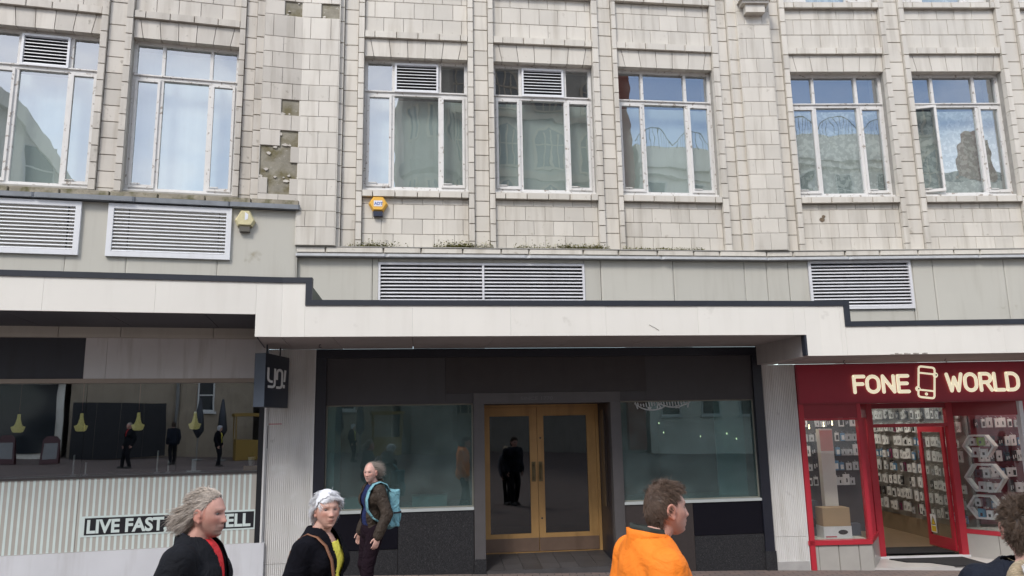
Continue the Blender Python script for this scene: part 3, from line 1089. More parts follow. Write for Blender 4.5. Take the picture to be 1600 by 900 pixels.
# projecting box sign
SG = thing('hanging_sign', 'navy box sign with white YO! lettering on the grey pillar', 'sign', 'W', (-3.315, 9.90, 2.33), R(-5))
navy = mat('navy_sign', (.016, .022, .036), .4, var=.08)
navy_e = mat('blue_grey_edge', (.045, .06, .085), .45, var=.08)
SB = MB().box(-.075, .075, 0, .80, 0, .70)
SB.obj('sign_box', navy, SG)
MB().box(-.072, .072, -.004, -.0005, .003, .697).obj('edge_plate', navy_e, SG)
for yb in (.2, .65):
    MB().tube([(0, yb, .70), (0, yb, .83)], .012, 8).obj('bracket', cap_m, SG)


def strokes(lines, wdt, dep, cen=(0, 0)):
    """flat strokes of a width in x-z, facing -y"""
    mb = MB()
    for ln in lines:
        pts = [Vector((p[0], 0, p[1])) for p in ln]
        L_, R_ = [], []
        for i, p in enumerate(pts):
            a = (p - pts[i - 1]).normalized() if i else None
            b = (pts[i + 1] - p).normalized() if i < len(pts) - 1 else None
            d = a if b is None else b if a is None else (a + b).normalized()
            nrm = Vector((-d.z, 0, d.x))
            k = 1.0 if a is None or b is None else 1 / max(.5, (nrm.dot(Vector((-a.z, 0, a.x)))))
            L_.append(p + nrm * wdt / 2 * k)
            R_.append(p - nrm * wdt / 2 * k)
        for i in range(len(pts) - 1):
            q = [L_[i], R_[i], R_[i + 1], L_[i + 1]]
            vs = [tuple(v + Vector((0, y, 0))) for y in (-dep, 0) for v in q]
            mb.add(vs, [(0, 1, 2, 3), (7, 6, 5, 4), (0, 4, 5, 1), (1, 5, 6, 2), (2, 6, 7, 3), (3, 7, 4, 0)])
    return mb


def arc(cx, cz, r, a0, a1, n=6, rz=None):
    return [(cx + r * math.cos(R(a0 + (a1 - a0) * k / n)), cz + (rz or r) * math.sin(R(a0 + (a1 - a0) * k / n))) for k in range(n + 1)]


yo = [[(0, .25), (0, .12)] + arc(.055, .11, .055, 180, 270, 5)[1:] + [(.085, .055)],
      [(.125, .25), (.125, .04)] + arc(.075, .03, .05, 0, -90, 5)[1:] + [(.0, -.02)],
      [(.165, .09), (.165, .19)] + arc(.215, .19, .05, 180, 0, 8)[1:] + [(.265, .04)] + arc(.215, .03, .05, 0, -90, 5)[1:] + [(.155, -.02)],
      [(.325, .25), (.31, .075)], [(.305, .03), (.3025, -.02)]]
ym = strokes(yo, .036, .003)
white_v = mat('white_vinyl', (.72, .72, .72), .5, var=0)
yo_o = ym.obj('lettering', white_v, SG)
yo_o.rotation_euler = (0, 0, R(90))       # reads along the side that faces right
yo_o.location = (.0765, .085, .285)
yo_o.scale = (1.78, 1, .92)

# ================================================================== middle shop: vacant, black frame, wooden doors
fr_b = mat('black_frame', (0.0135, 0.015, 0.024), .35, var=.1)
hd_g = mat('charcoal_board', (0.045, 0.043, 0.047), .6, var=.06, streak=.12)
hd_br = mat('brown_black_board', (0.034, 0.029, 0.030), .6, var=.12, streak=.15)
post_m = mat('charcoal_post', (0.075, 0.070, 0.072), .5, var=.08, streak=.15)
granite = mat('black_granite', (0.020, 0.020, 0.022), .5, spec=.12, var=.1, scale=40, spots=[((.085, .085, .09), 160.0, .55, .62)])
gloss_b = mat('black_gloss', (0.006, 0.006, 0.010), .25, var=0, spec=.2)
sill_g = mat('grey_sill', (0.42, 0.45, 0.45), .45, var=.05)
oak = mat('oak', (0.45, 0.265, 0.10), .45, var=.12, scale=3, streak=.3)
oak_d = mat('worn_kickboard', (0.16, 0.105, 0.075), .5, var=.15, streak=.2)
dark_glass = glass('dark_shop_glass', (0.44, 0.60, 0.60), 0.05, wave=0.001, wscale=.8, dirt_haze=.10, dcol=(.40, .53, .52), gcol=(.86, .97, .97))  # pale teal film puts the milky haze of the windows into the glass colour
SC = thing('shopfront', 'vacant black-framed shopfront with tall wooden double doors', 'shopfront', 'C')
MB().box(.33, .478, -.05, .06, -.15, 3.03).obj('frame_post', fr_b, SC)
MB().box(6.872, 7.015, -.05, .06, -.25, 3.03).obj('frame_post', fr_b, SC)
MB().box(.33, 7.015, -.05, .06, 3.031, 3.158).obj('frame_head', fr_b, SC)
for a, b, z0, z1, m_, v in ((.479, 2.178, 2.362, 3.03, hd_g, -.01), (2.18, 5.188, 2.508, 3.03, hd_br, -.022), (5.19, 6.871, 2.362, 3.03, hd_g, -.01),
                            (2.18, 2.575, 2.362, 2.506, hd_g, -.011), (4.775, 5.188, 2.362, 2.506, hd_g, -.011)):
    MB().box(a, b, v, .06, z0, z1).obj('header_board', m_, SC)
MB().box(2.578, 4.772, -.035, .10, 2.346, 2.505).obj('door_head', post_m, SC)
MB().box(2.578, 2.735, -.035, .10, .19, 2.345).obj('door_post', post_m, SC)
MB().box(4.618, 4.772, -.035, .10, .16, 2.345).obj('door_post', post_m, SC)
MB().box(2.57, 2.74, -.045, .10, -.2, .189).obj('post_block', granite, SC)
MB().box(4.612, 4.777, -.045, .10, -.2, .159).obj('post_block', granite, SC)
me, x0, x1, y0, y1 = text_mesh('SINCE 1770', .072, .0015, .0, 'door_lettering')
me.materials.append(mat('faded_lettering', (.11, .11, .115), .5, var=0))
lo = link('door_lettering', me, SC)
lo.location = (3.27, -.037, 2.395)
lo.scale = (1.35, 1, 1)
for a, b in ((.50, 2.553), (4.79, 6.855)):
    MB().box(a, b, .05, .058, .905, 2.35).obj('glass_pane', dark_glass, SC)
    MB().frame(a - .02, b + .02, .03, .07, .90, 2.361, .018).obj('window_bead', mat('dull_bead', (.20, .20, .17), .5, var=.1), SC)
    MB().box(a - .02, b + .02, -.04, .12, .862, .899).obj('window_sill', sill_g, SC)
for a, b, z0, z1, m_, v in ((.48, 1.503, .372, .86, gloss_b, -.02), (.48, 1.503, -.2, .364, granite, -.022), (1.508, 2.568, -.2, .86, granite, -.024),
                            (4.779, 5.80, -.2, .86, mat('brown_granite', (.04, .033, .032), .3, var=.15, scale=30), -.022),
                            (5.805, 6.87, .395, .86, gloss_b, -.02), (5.805, 6.87, -.25, .388, granite, -.024)):
    MB().box(a, b, v, .06, z0, z1).obj('riser_panel', m_, SC)
MB().box(6.86, 7.03, -.055, .06, -.3, .14).obj('post_block', granite, SC)
# recessed entrance
MB().box(2.70, 2.735, .101, .80, .0, 2.345).obj('recess_cheek', fr_b, SC)
MB().box(4.618, 4.66, .101, .80, .0, .75).obj('recess_cheek', fr_b, SC)
MB().box(4.618, 4.66, .101, .80, .751, 2.345).frame(4.60, 4.617, .3, .31, .8, 2.2, .002).obj('recess_cheek', fr_b, SC)
MB().box(4.606, 4.617, .42, .58, .80, 2.25).obj('side_strip', mat('dull_wood', (.12, .08, .045), .5, var=.2, streak=.3), SC)
MB().box(2.736, 4.617, .101, .80, 2.346, 2.39).obj('recess_ceiling', hd_g, SC)
tile_f = mat('dark_floor_tile', (.055, .052, .053), .45, var=.2, scale=4, rnd=.18)
for i in range(7):
    for j in range(3):
        a, b = 2.74 + i * .268, 2.74 + (i + 1) * .268
        c, d = -.03 + j * .276, -.03 + (j + 1) * .276
        t_ = MB()
        za, zb_ = .025 + (c + .03) * .12, .025 + (d + .03) * .12
        t_.add([(a + .003, c + .003, za - ground_z(0) * 0), (b - .003, c + .003, za), (b - .003, d - .003, zb_), (a + .003, d - .003, zb_),
                (a + .003, c + .003, -.2), (b - .003, c + .003, -.2), (b - .003, d - .003, -.2), (a + .003, d - .003, -.2)],
               [(0, 1, 2, 3), (0, 4, 5, 1), (1, 5, 6, 2), (2, 6, 7, 3), (3, 7, 4, 0)])
        t_.obj('floor_tile', tile_f, SC)
MB().box(2.736, 4.617, -.028, .80, -.25, .018).obj('recess_floor', tile_f, SC)
MB().frame(2.737, 4.616, .77, .86, .10, 2.345, .045, tb=.03, tt=.03).obj('door_frame', oak, SC)
for a, b, pa, pb_, hx in ((2.785, 3.628, 2.885, 3.512, 3.565), (3.634, 4.568, 3.735, 4.425, 3.675)):
    D = MB().frame(a, b, .78, .825, .135, 2.312, pa - a, tr=b - pb_, tb=.265, tt=.14)
    d_ = D.obj('door', oak, SC)
    MB().box(pa, pb_, .80, .806, .40, 2.172).obj('pane', glass('door_glass', (.35, .42, .44), .05, wave=.001), d_)
    MB().box(a + .004, b - .004, .768, .779, .14, .335).obj('kick_board', oak_d, d_)
    hb = MB().box(hx - .03, hx + .03, .772, .779, 1.17, 1.47)
    hb.obj('handle_plate', mat('aged_brass', (.16, .13, .07), .4, metal=.6, var=.15), d_)
    MB().tube([(hx, .771, 1.21), (hx, .73, 1.23), (hx, .722, 1.32), (hx, .73, 1.41), (hx, .771, 1.43)], .010, 8).obj('handle', MATS['aged_brass'], d_)
for z in (.62, 1.83):
    MB().lathe([(.014, 0), (.014, .006)], n=10).obj('lock', cap_m, SC).matrix_local = Matrix.Translation((3.68, .779, z)) @ Matrix.Rotation(R(90), 4, 'X')
# vacant room behind
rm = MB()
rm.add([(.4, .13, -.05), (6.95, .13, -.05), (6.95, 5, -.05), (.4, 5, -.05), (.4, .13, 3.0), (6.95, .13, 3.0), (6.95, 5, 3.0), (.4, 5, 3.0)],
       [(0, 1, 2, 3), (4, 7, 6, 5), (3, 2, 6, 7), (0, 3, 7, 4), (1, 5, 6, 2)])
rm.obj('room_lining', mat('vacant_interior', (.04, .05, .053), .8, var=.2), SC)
pale = mat('pale_display_panel', (.56, .64, .65), .6, var=.06)
MB().box(.48, .60, .09, 1.0, .905, 2.9).obj('display_cheek', pale, SC)
MB().box(6.40, 6.86, .40, .44, .905, 2.7).obj('display_cheek', pale, SC)
MB().box(.5, 2.55, .09, 1.1, .86, .90).obj('display_floor', sill_g, SC)
MB().box(4.79, 6.85, .09, 1.1, .86, .90).obj('display_floor', sill_g, SC)
MB().box(.5, 1.55, 1.1, 1.14, .9, 2.9).box(1.95, 2.58, 1.1, 1.14, .9, 2.9).obj('back_board', mat('dark_back_board', (.03, .032, .034), .6), SC)
for u, w_, h, lab in ((.95, .42, .14, 'pale glass display block low in the left dark window'), (1.95, .5, .15, 'wide pale display block beside the turquoise backpack'), (5.55, .42, .16, 'pale display block in the right dark window')):
    single('display_block', MB().box(-w_ / 2, w_ / 2, -.12, .12, 0, h - .012).box(-w_ / 2 - .01, w_ / 2 + .01, -.13, .13, h - .011, h), mat('pale_aqua_block', (.42, .55, .54), .4, var=.04), lab, 'display block', 'C', (u, .38, .902))
for k, (u, v, z) in enumerate(((5.62, .8, 2.02), (5.69, .8, 1.87), (6.26, .7, 1.80), (6.55, .33, 1.84), (6.70, .33, 1.76))):
    bl = MB().ellipsoid((0, 0, 0), (.007, .007, .009), 10, 6).tube([(0, 0, .008), (0, 0, .02)], .004, 6)
    o = single('fairy_light', bl, mat('lit_bulb', (.9, .8, .5), .4, var=0, emit=(1, .82, .45), estr=4), 'tiny warm bulb glowing behind the right dark window', 'bulb', 'C', (u, v, z), group='fairy lights', smooth=True)
# arched scraps of white lettering stuck inside the right window
dec = strokes([arc(5.28, 2.62, .40, 228, 300, 8), [(5.02, 2.34), (5.06, 2.24)], [(5.38, 2.34), (5.36, 2.24)]] + [[(5.06 + k * .043, 2.335 - .02 * math.sin(k)), (5.07 + k * .043, 2.29 - .012 * k * (6 - k) / 5)] for k in range(7)] +
              [arc(5.62, 2.72, .46, 232, 305, 8), [(5.36, 2.35), (5.42, 2.25)], [(5.86, 2.35), (5.84, 2.25)]] + [[(5.42 + k * .045, 2.348), (5.43 + k * .045, 2.31 - .01 * k * (8 - k) / 5)] for k in range(9)], .018, .001)
for c in ((5.24, 2.245), (5.68, 2.265)):
    dec.prism([(c[0] + (.05 if k % 2 else .025) * math.cos(k * .785), c[1] + (.035 if k % 2 else .02) * math.sin(k * .785)) for k in range(8)], -.001, 0)
o = dec.obj('window_lettering', mat('worn_white_vinyl', (.40, .42, .42), .6, var=.1), SC)
o.location = (0, .0485, 0)

# ================================================================== right shop: red phone shop with a splayed entrance
red = mat('red_paintwork', (0.42, 0.024, 0.040), .32, var=.06, scale=3)
red_d = mat('dark_red_board', (0.27, 0.018, 0.032), .35, var=.05)
sign_red = mat('maroon_sign', (0.36, 0.019, 0.042), .35, var=.05)
riser_t = mat('grey_riser_tile', (0.36, 0.345, 0.32), .35, var=.05, rnd=.05)
clear_g = glass('clear_shop_glass', (0.90, 0.92, 0.92), 0.03, wave=.0008)
lit_cream = mat('lit_cream', (.9, .85, .65), .4, var=0, emit=(1.0, .90, .66), estr=0.38)
SR = thing('shopfront', 'bright red phone shop front with lit FONE WORLD sign', 'shopfront', 'R')
MB().box(.325, 6.7, -.07, .06, 2.272, 2.875).obj('sign_board', sign_red, SR)
MB().frame(.32, 6.7, -.085, -.068, 2.262, 2.874, .02).obj('sign_trim', red_d, SR)

GL = {'F': [[(0, 0), (0, 1), (.62, 1)], [(0, .52), (.52, .52)]],
      'O': [arc(.36, .64, .36, 0, 180, 8) + arc(.36, .36, .36, 180, 360, 8) + [(.72, .64)]],
      'N': [[(0, 0), (0, 1), (.66, 0), (.66, 1)]],
      'E': [[(.62, 0), (0, 0), (0, 1), (.62, 1)], [(0, .52), (.54, .52)]],
      'W': [[(0, 1), (.24, 0), (.46, .8), (.68, 0), (.92, 1)]],
      'R': [[(0, 0), (0, 1), (.4, 1)] + arc(.40, .74, .26, 90, -90, 6)[1:] + [(0, .48)], [(.36, .48), (.66, 0)]],
      'L': [[(0, 1), (0, 0), (.56, 0)]],
      'D': [[(0, 0), (0, 1), (.3, 1)] + arc(.3, .6, .4, 90, 0, 5)[1:] + arc(.3, .4, .4, 0, -90, 5) + [(0, 0)]]}
ADV = {'F': .80, 'O': 1.0, 'N': .94, 'E': .86, 'W': 1.14, 'R': .90, 'L': .80, 'D': .94}


def lit_letters(word, u0, u1, z0, z1, rad):
    tot = sum(ADV[c] for c in word) - .2
    k = (u1 - u0 - 2 * rad) / tot
    h = z1 - z0 - 2 * rad
    x = u0 + rad
    for c in word:
        mb = MB()
        for ln in GL[c]:
            pts = [(x + p[0] * k, -.10, z0 + rad + p[1] * h) for p in ln]
            for a, b in zip(pts[:-1], pts[1:]):
                mb.capsule(a, b, rad, rad, 12, 3)
        for i, v in enumerate(mb.v):
            mb.v[i] = (v[0], -.10 + (v[1] + .10) * .55, v[2])
        mb.obj('sign_letter', lit_cream, SR, True)
        x += ADV[c] * k


lit_letters('FONE', 1.175, 2.085, 2.405, 2.70, .0285)
lit_letters('WORLD', 2.63, 3.815, 2.405, 2.712, .0285)
# phone outline between the two words
ph = MB()
tl = R(-7)


def rp(x, z):
    return (2.335 + x * math.cos(tl) - z * math.sin(tl), -.10, 2.568 + x * math.sin(tl) + z * math.cos(tl))


def loop(mb, pts, r_, closed=True):
    n = len(pts)
    for i in range(n if closed else n - 1):
        mb.capsule(pts[i], pts[(i + 1) % n], r_, r_, 10, 3)


crn = []
for cx, cz, a0 in ((.09, .20, 0), (-.09, .20, 90), (-.09, -.20, 180), (.09, -.20, 270)):
    crn += [rp(cx + .035 * math.cos(R(a0 + t)), cz + .035 * math.sin(R(a0 + t))) for t in (0, 45, 90)]
loop(ph, crn, .016)
loop(ph, [rp(-.12, .135), rp(.12, .135)], .014, False)
loop(ph, [rp(-.12, -.125), rp(.12, -.125)], .014, False)
for c in (rp(.135, .125), rp(-.135, -.115)):
    ph.ellipsoid((c[0], -.105, c[2]), (.042, .03, .042), 14, 8)
ph.ellipsoid(rp(0, -.18), (.024, .022, .024), 12, 8)
for i, v in enumerate(ph.v):
    ph.v[i] = (v[0], -.10 + (v[1] + .10) * .6, v[2])
ph.obj('phone_outline', lit_cream, SR, True)
for c in (rp(.135, .125), rp(-.135, -.115)):
    MB().ellipsoid((c[0], -.128, c[2]), (.012, .008, .012), 10, 6).obj('dot', cap_m, SR, True)
for zc in (.185, -.18):
    q = [rp(-.085, zc - .028), rp(.085, zc - .028), rp(.085, zc + .028), rp(-.085, zc + .028)]
    MB().prism([(p[0], p[2]) for p in q], -.088, -.08).obj('red_bar', red, SR)


def seg(mb, a, b, th, z0, z1):
    """upright slab along a plan line from a to b"""
    d = Vector((b[0] - a[0], b[1] - a[1], 0)).normalized()
    n = Vector((-d.y, d.x, 0)) * th / 2
    pl_ = [(a[0] - n.x, a[1] - n.y), (b[0] - n.x, b[1] - n.y), (b[0] + n.x, b[1] + n.y), (a[0] + n.x, a[1] + n.y)]
    return mb.plan(pl_, z0, z1)


ZS0, ZS1 = .20, .265
# front-left window
MB().box(.322, .40, -.06, .06, -.2, 2.271).obj('frame_post', red, SR)
MB().box(.401, 1.235, -.045, .05, 2.05, 2.271).obj('shutter_box', red_d, SR)
MB().box(.401, 1.235, -.055, .05, 2.02, 2.049).obj('head_rail', red, SR)
MB().box(.30, 1.27, -.06, .06, ZS0, ZS1).obj('window_sill', red, SR)
MB().box(1.228, 1.288, -.05, .04, ZS1, 2.271).obj('corner_post', red, SR)
MB().box(.402, 1.227, -.004, .004, ZS1, 2.02).obj('glass_pane', clear_g, SR)
for p, q in run(.325, 1.275, .305, .13):
    piece('riser_tile', riser_t, SR, p, q, -.035, .05, -.35, ZS0 - .001, gap=.005)
# left splay
A_, B_ = (1.275, .02), (1.765, .80)
seg(MB(), A_, B_, .07, ZS0, ZS1).obj('window_sill', red, SR)
seg(MB(), A_, B_, .006, ZS1, 2.05).obj('glass_pane', clear_g, SR)
seg(MB(), A_, B_, .06, 2.051, 2.271).obj('shutter_box', red_d, SR)
for k in range(2):
    a = tuple(Vector(A_).lerp(Vector(B_), k / 2 + .004))
    b = tuple(Vector(A_).lerp(Vector(B_), (k + 1) / 2 - .004))
    seg(MB(), a, b, .06, -.35, ZS0 - .001).obj('riser_tile', riser_t, SR)
for t in (.45, .72):
    a = Vector(A_).lerp(Vector(B_), t)
    MB().box(a.x - .02, a.x + .02, a.y - .02, a.y + .02, ZS1, 2.05).obj('mullion', red, SR)
# entrance frame
MB().box(1.765, 1.872, .76, .86, -.15, 2.271).obj('door_post', red, SR)
MB().box(3.11, 3.22, .76, .86, -.15, 2.271).obj('door_post', red, SR)
MB().box(1.873, 3.109, .77, .85, 1.885, 1.94).obj('door_transom', red, SR)
MB().box(1.873, 3.109, .77, .85, 2.19, 2.271).obj('door_head', red_d, SR)
MB().box(1.873, 3.109, .80, .806, 1.941, 2.189).obj('glass_pane', clear_g, SR)
MB().plan([(1.27, .0), (3.80, .0), (3.2, .80), (1.77, .80)], 2.272, 2.30).obj('recess_ceiling', red_d, SR)
# door leaf standing open into the shop
LF = MB()
LF.box(3.075, 3.109, .87, .95, -.09, 1.88).box(3.075, 3.109, 1.53, 1.61, -.09, 1.88).box(3.075, 3.109, .95, 1.53, -.09, .09).box(3.075, 3.109, .95, 1.53, 1.79, 1.88)
dl = LF.obj('door', red, SR)
MB().box(3.089, 3.094, .95, 1.53, .09, 1.79).obj('pane', clear_g, dl)
MB().box(3.070, 3.0745, 1.34, 1.50, .13, .42).obj('warning_sticker', white_v, dl)
yw = mat('sticker_yellow', (.75, .52, .03), .5, var=0)
# sticker marks stand on the side facing the street
MB().add([(3.0695, 1.355, .25), (3.0695, 1.485, .25), (3.0695, 1.42, .40)], [(0, 1, 2)]).obj('sticker_triangle', black_m, dl)
MB().add([(3.0692, 1.375, .26), (3.0692, 1.465, .26), (3.0692, 1.42, .37)], [(0, 1, 2)]).obj('sticker_mark', yw, dl)
MB().add([(3.0695, 1.355, .145), (3.0695, 1.485, .145), (3.0695, 1.485, .235), (3.0695, 1.355, .235)], [(0, 1, 2, 3)]).obj('sticker_mark', yw, dl)
# right splay window
C_, D_ = (3.225, .80), (3.79, .02)
seg(MB(), C_, D_, .07, ZS0, ZS1).obj('window_sill', red, SR)
seg(MB(), C_, D_, .006, ZS1, 2.05).obj('glass_pane', clear_g, SR)
seg(MB(), C_, D_, .06, 2.051, 2.271).obj('shutter_box', red_d, SR)
for k in range(2):
    a = tuple(Vector(C_).lerp(Vector(D_), k / 2 + .004))
    b = tuple(Vector(C_).lerp(Vector(D_), (k + 1) / 2 - .004))
    seg(MB(), a, b, .06, -.35, ZS0 - .001).obj('riser_tile', riser_t, SR)
MB().box(3.775, 3.835, -.05, .04, -.3, 2.271).obj('corner_post', alu_grey, SR)
MB().box(3.836, 6.6, -.004, .004, ZS1, 2.1).obj('glass_pane', clear_g, SR)
MB().box(3.836, 6.7, -.05, .05, 2.101, 2.271).obj('head_rail', red, SR)
MB().box(3.836, 6.7, -.06, .06, ZS0, ZS1).obj('window_sill', red, SR)
for p, q in run(3.84, 6.7, .305, .2):
    piece('riser_tile', riser_t, SR, p, q, -.035, .05, -.4, ZS0 - .001, gap=.005)
MB().box(3.87, 4.6, .02, .024, .9, 2.05).obj('window_poster', mat('pink_poster', (.62, .13, .12), .5, var=.1, scale=3), SR)
# entrance floor: marble slab, step edge and mats
marble = mat('pale_marble', (.50, .48, .46), .35, var=.12, scale=3)
MB().plan([(1.28, .0), (3.78, .0), (3.20, .80), (1.77, .80)], -.35, -.155).obj('entrance_slab', marble, SR)
MB().plan([(1.74, .74), (3.23, .74), (3.23, .80), (1.74, .80)], -.154, -.125).obj('step_edge', alu_grey, SR)
mat_b = mat('black_matting', (.012, .012, .014), .95, var=.3, scale=60, bump=.5, bscale=200)
single('door_mat', MB().plan([(1.86, .66), (1.98, .38), (2.30, .30), (2.5, -.02), (3.05, -.02), (3.05, .68)], -.154, -.14), mat_b, 'cut black mat on the marble step of the phone shop', 'mat', 'R')
single('inner_mat', MB().box(1.9, 3.05, .87, 1.45, -.109, -.099), mat_b, 'black mat just inside the red phone shop doorway', 'mat', 'R')
# shop room
wood_f = mat('laminate_floor', (.27, .19, .12), .3, var=.14, scale=5)
cream_w = mat('cream_wall', (.55, .52, .46), .6, var=.04)
rm = MB()
rm.add([(.1, .87, -.11), (6.6, .87, -.11), (6.6, 5.4, -.11), (.1, 5.4, -.11)], [(0, 1, 2, 3)])
for k in range(9):
    pass
rm.obj('shop_floor', wood_f, SR)
rm = MB()
rm.add([(.1, .1, -.11), (6.6, .1, -.11), (6.6, 5.4, -.11), (.1, 5.4, -.11), (.1, .1, 2.8), (6.6, .1, 2.8), (6.6, 5.4, 2.8), (.1, 5.4, 2.8)],
       [(4, 7, 6, 5), (3, 2, 6, 7), (0, 3, 7, 4), (1, 5, 6, 2)])
rm.obj('room_lining', cream_w, SR)
slat_w = mat('slatwall', (.24, .22, .20), .5, var=.05)
MB().box(3.52, 3.56, .95, 4.2, .05, 2.35).obj('slatwall_board', slat_w, SR)
MB().box(3.44, 3.60, 4.2, 4.34, -.11, 2.5).obj('slatwall_post', mat('brown_post', (.22, .15, .09), .5, var=.1), SR)
MB().box(3.50, 3.515, .95, 4.2, -.11, .20).obj('skirting', mat('wood_skirting', (.25, .18, .11), .5, var=.1), SR)
MB().box(3.62, 6.5, 1.0, 1.04, .3, 2.5).obj('window_back_board', mat('maroon_board', (.13, .02, .03), .5, var=.1), SR)
MB().box(.42, 1.86, 1.25, 1.28, .2, 2.4).obj('window_back_board', mat('grey_board', (.07, .065, .065), .5, var=.1), SR)
MB().box(.42, 1.25, .06, 1.0, .20, .262).obj('display_floor', cream_w, SR)
MB().plan([(3.32, .78), (3.78, .10), (5.5, .10), (5.5, .95), (3.32, .95)], .20, .262).obj('display_floor', cream_w, SR)
# ceiling lights of the shop
led = mat('lit_panel', (.9, .9, .9), .4, var=0, emit=(1, .95, .86), estr=11.0)
for i, (u, v, lab) in enumerate(((2.4, 1.9, 'square ceiling light nearest the phone shop door'), (2.4, 3.9, 'square ceiling light deep inside the phone shop'), (4.6, .62, 'square ceiling light over the right phone shop window'), (.9, .62, 'square ceiling light over the left phone shop window'))):
    ob = thing('ceiling_light', lab, 'light', 'R', (u, v, 2.74), group='phone shop ceiling lights')
    MB().frame(-.31, .31, -.02, .02, -.31, .31, .02).obj('light_frame', alu, ob).rotation_euler = (R(90), 0, 0)
    MB().box(-.28, .28, -.28, .28, -.012, -.004).obj('diffuser', led, ob)

# packs hanging on the walls: one mesh per kind, an object for each pack
pk_white = mat('white_pack', (.66, .66, .65), .4, var=.03, rnd=.12)
pk_dark = mat('black_print', (.02, .02, .022), .4, var=0)


def pack_mesh(w_, h, kind, base, prt):
    mb = MB().box(-w_ / 2, w_ / 2, -.025, 0, 0, h)
    mb.cur = 1
    if kind == 0:
        mb.box(-.008, .012, -.027, -.0252, h * .25, h * .62)
    elif kind == 1:
        mb.ellipsoid((.0, -.0255, h * .42), (.017, .003, .017), 10, 6)
    elif kind == 2:
        mb.box(-.025, -.012, -.027, -.0252, h * .2, h * .55).box(.008, .02, -.027, -.0252, h * .3, h * .6)
    else:
        mb.box(-w_ / 2 + .012, w_ / 2 - .012, -.027, -.0252, h * .15, h * .72)
    mb.cur = 0
    mb.tube([(0, -.012, h), (0, -.012, h + .018), (0, .03, h + .03)], .003, 5)
    return mb.mesh('accessory_pack', [base, prt])


PK = [pack_mesh(.10, .16, 0, pk_white, pk_dark), pack_mesh(.10, .155, 1, pk_white, pk_dark), pack_mesh(.11, .165, 2, pk_white, pk_dark),
      pack_mesh(.075, .15, 3, pk_white, pk_dark), pack_mesh(.09, .12, 0, mat('grey_pack', (.42, .44, .45), .4, rnd=.2), pk_dark),
      pack_mesh(.08, .14, 3, mat('blue_pack', (.10, .22, .36), .4, rnd=.2), pk_white),
      pack_mesh(.08, .15, 3, mat('maroon_pack', (.17, .02, .07), .4, rnd=.2), pk_dark),
      pack_mesh(.07, .17, 2, mat('black_pack', (.03, .03, .035), .4), pk_white)]
rk = random.Random(11)


def hang(u, v, z, rz, label, group, choices):
    o = bpy.data.objects.new('accessory_pack', PK[rk.choice(choices)])
    COL.objects.link(o)
    o.matrix_world = FR['R'] @ Matrix.Translation((u, v, z)) @ Matrix.Rotation(rz + rk.uniform(-.12, .12), 4, 'Z')
    o.scale = (rk.uniform(.8, 1.2), 1, rk.uniform(.8, 1.15))
    tag(o, label, 'pack', group)


mostly = [0, 1, 2, 0, 1, 2, 0, 2, 1, 4, 3, 7, 0, 1, 5, 2, 3, 7, 4, 6, 7]
rails = MB()
for r_ in range(8):
    z = .30 + r_ * .245
    rails.box(3.508, 3.519, .97, 4.18, z + .155, z + .175)
    v = 1.04
    while v < 4.12:
        if rk.random() > .07:
            ch = [6, 6, 5] if (r_ in (4, 5) and 2.0 < v < 2.45) else [5, 4, 0] if (r_ == 4 and v > 3.2) else mostly
            hang(3.505 - rk.choice([.03, .06, .09]), v, z + rk.uniform(-.012, .012), R(-90), 'small accessory pack hanging on the phone shop side wall', 'packs on the side wall', ch)
        v += rk.uniform(.105, .135)
for r_ in range(6):
    z = .55 + r_ * .25
    u = 3.72
    while u < 4.75:
        if rk.random() > .08:
            hang(u, .985 - rk.choice([.0, .03]), z + (.05 if r_ == 5 else 0), 0, 'small accessory pack hanging behind the hexagon shelves', 'packs in the right phone shop window', mostly if r_ != 3 else [7, 0, 1, 2])
        u += rk.uniform(.10, .125)
for r_ in range(5):
    z = .95 + r_ * .24
    u = .52
    while u < 1.80:
        if rk.random() > .08:
            hang(u, 1.235, z, 0, 'small accessory pack hanging behind the tall white box', 'packs in the left phone shop window', [4, 7, 0, 7, 3, 5, 4])
        u += rk.uniform(.09, .12)
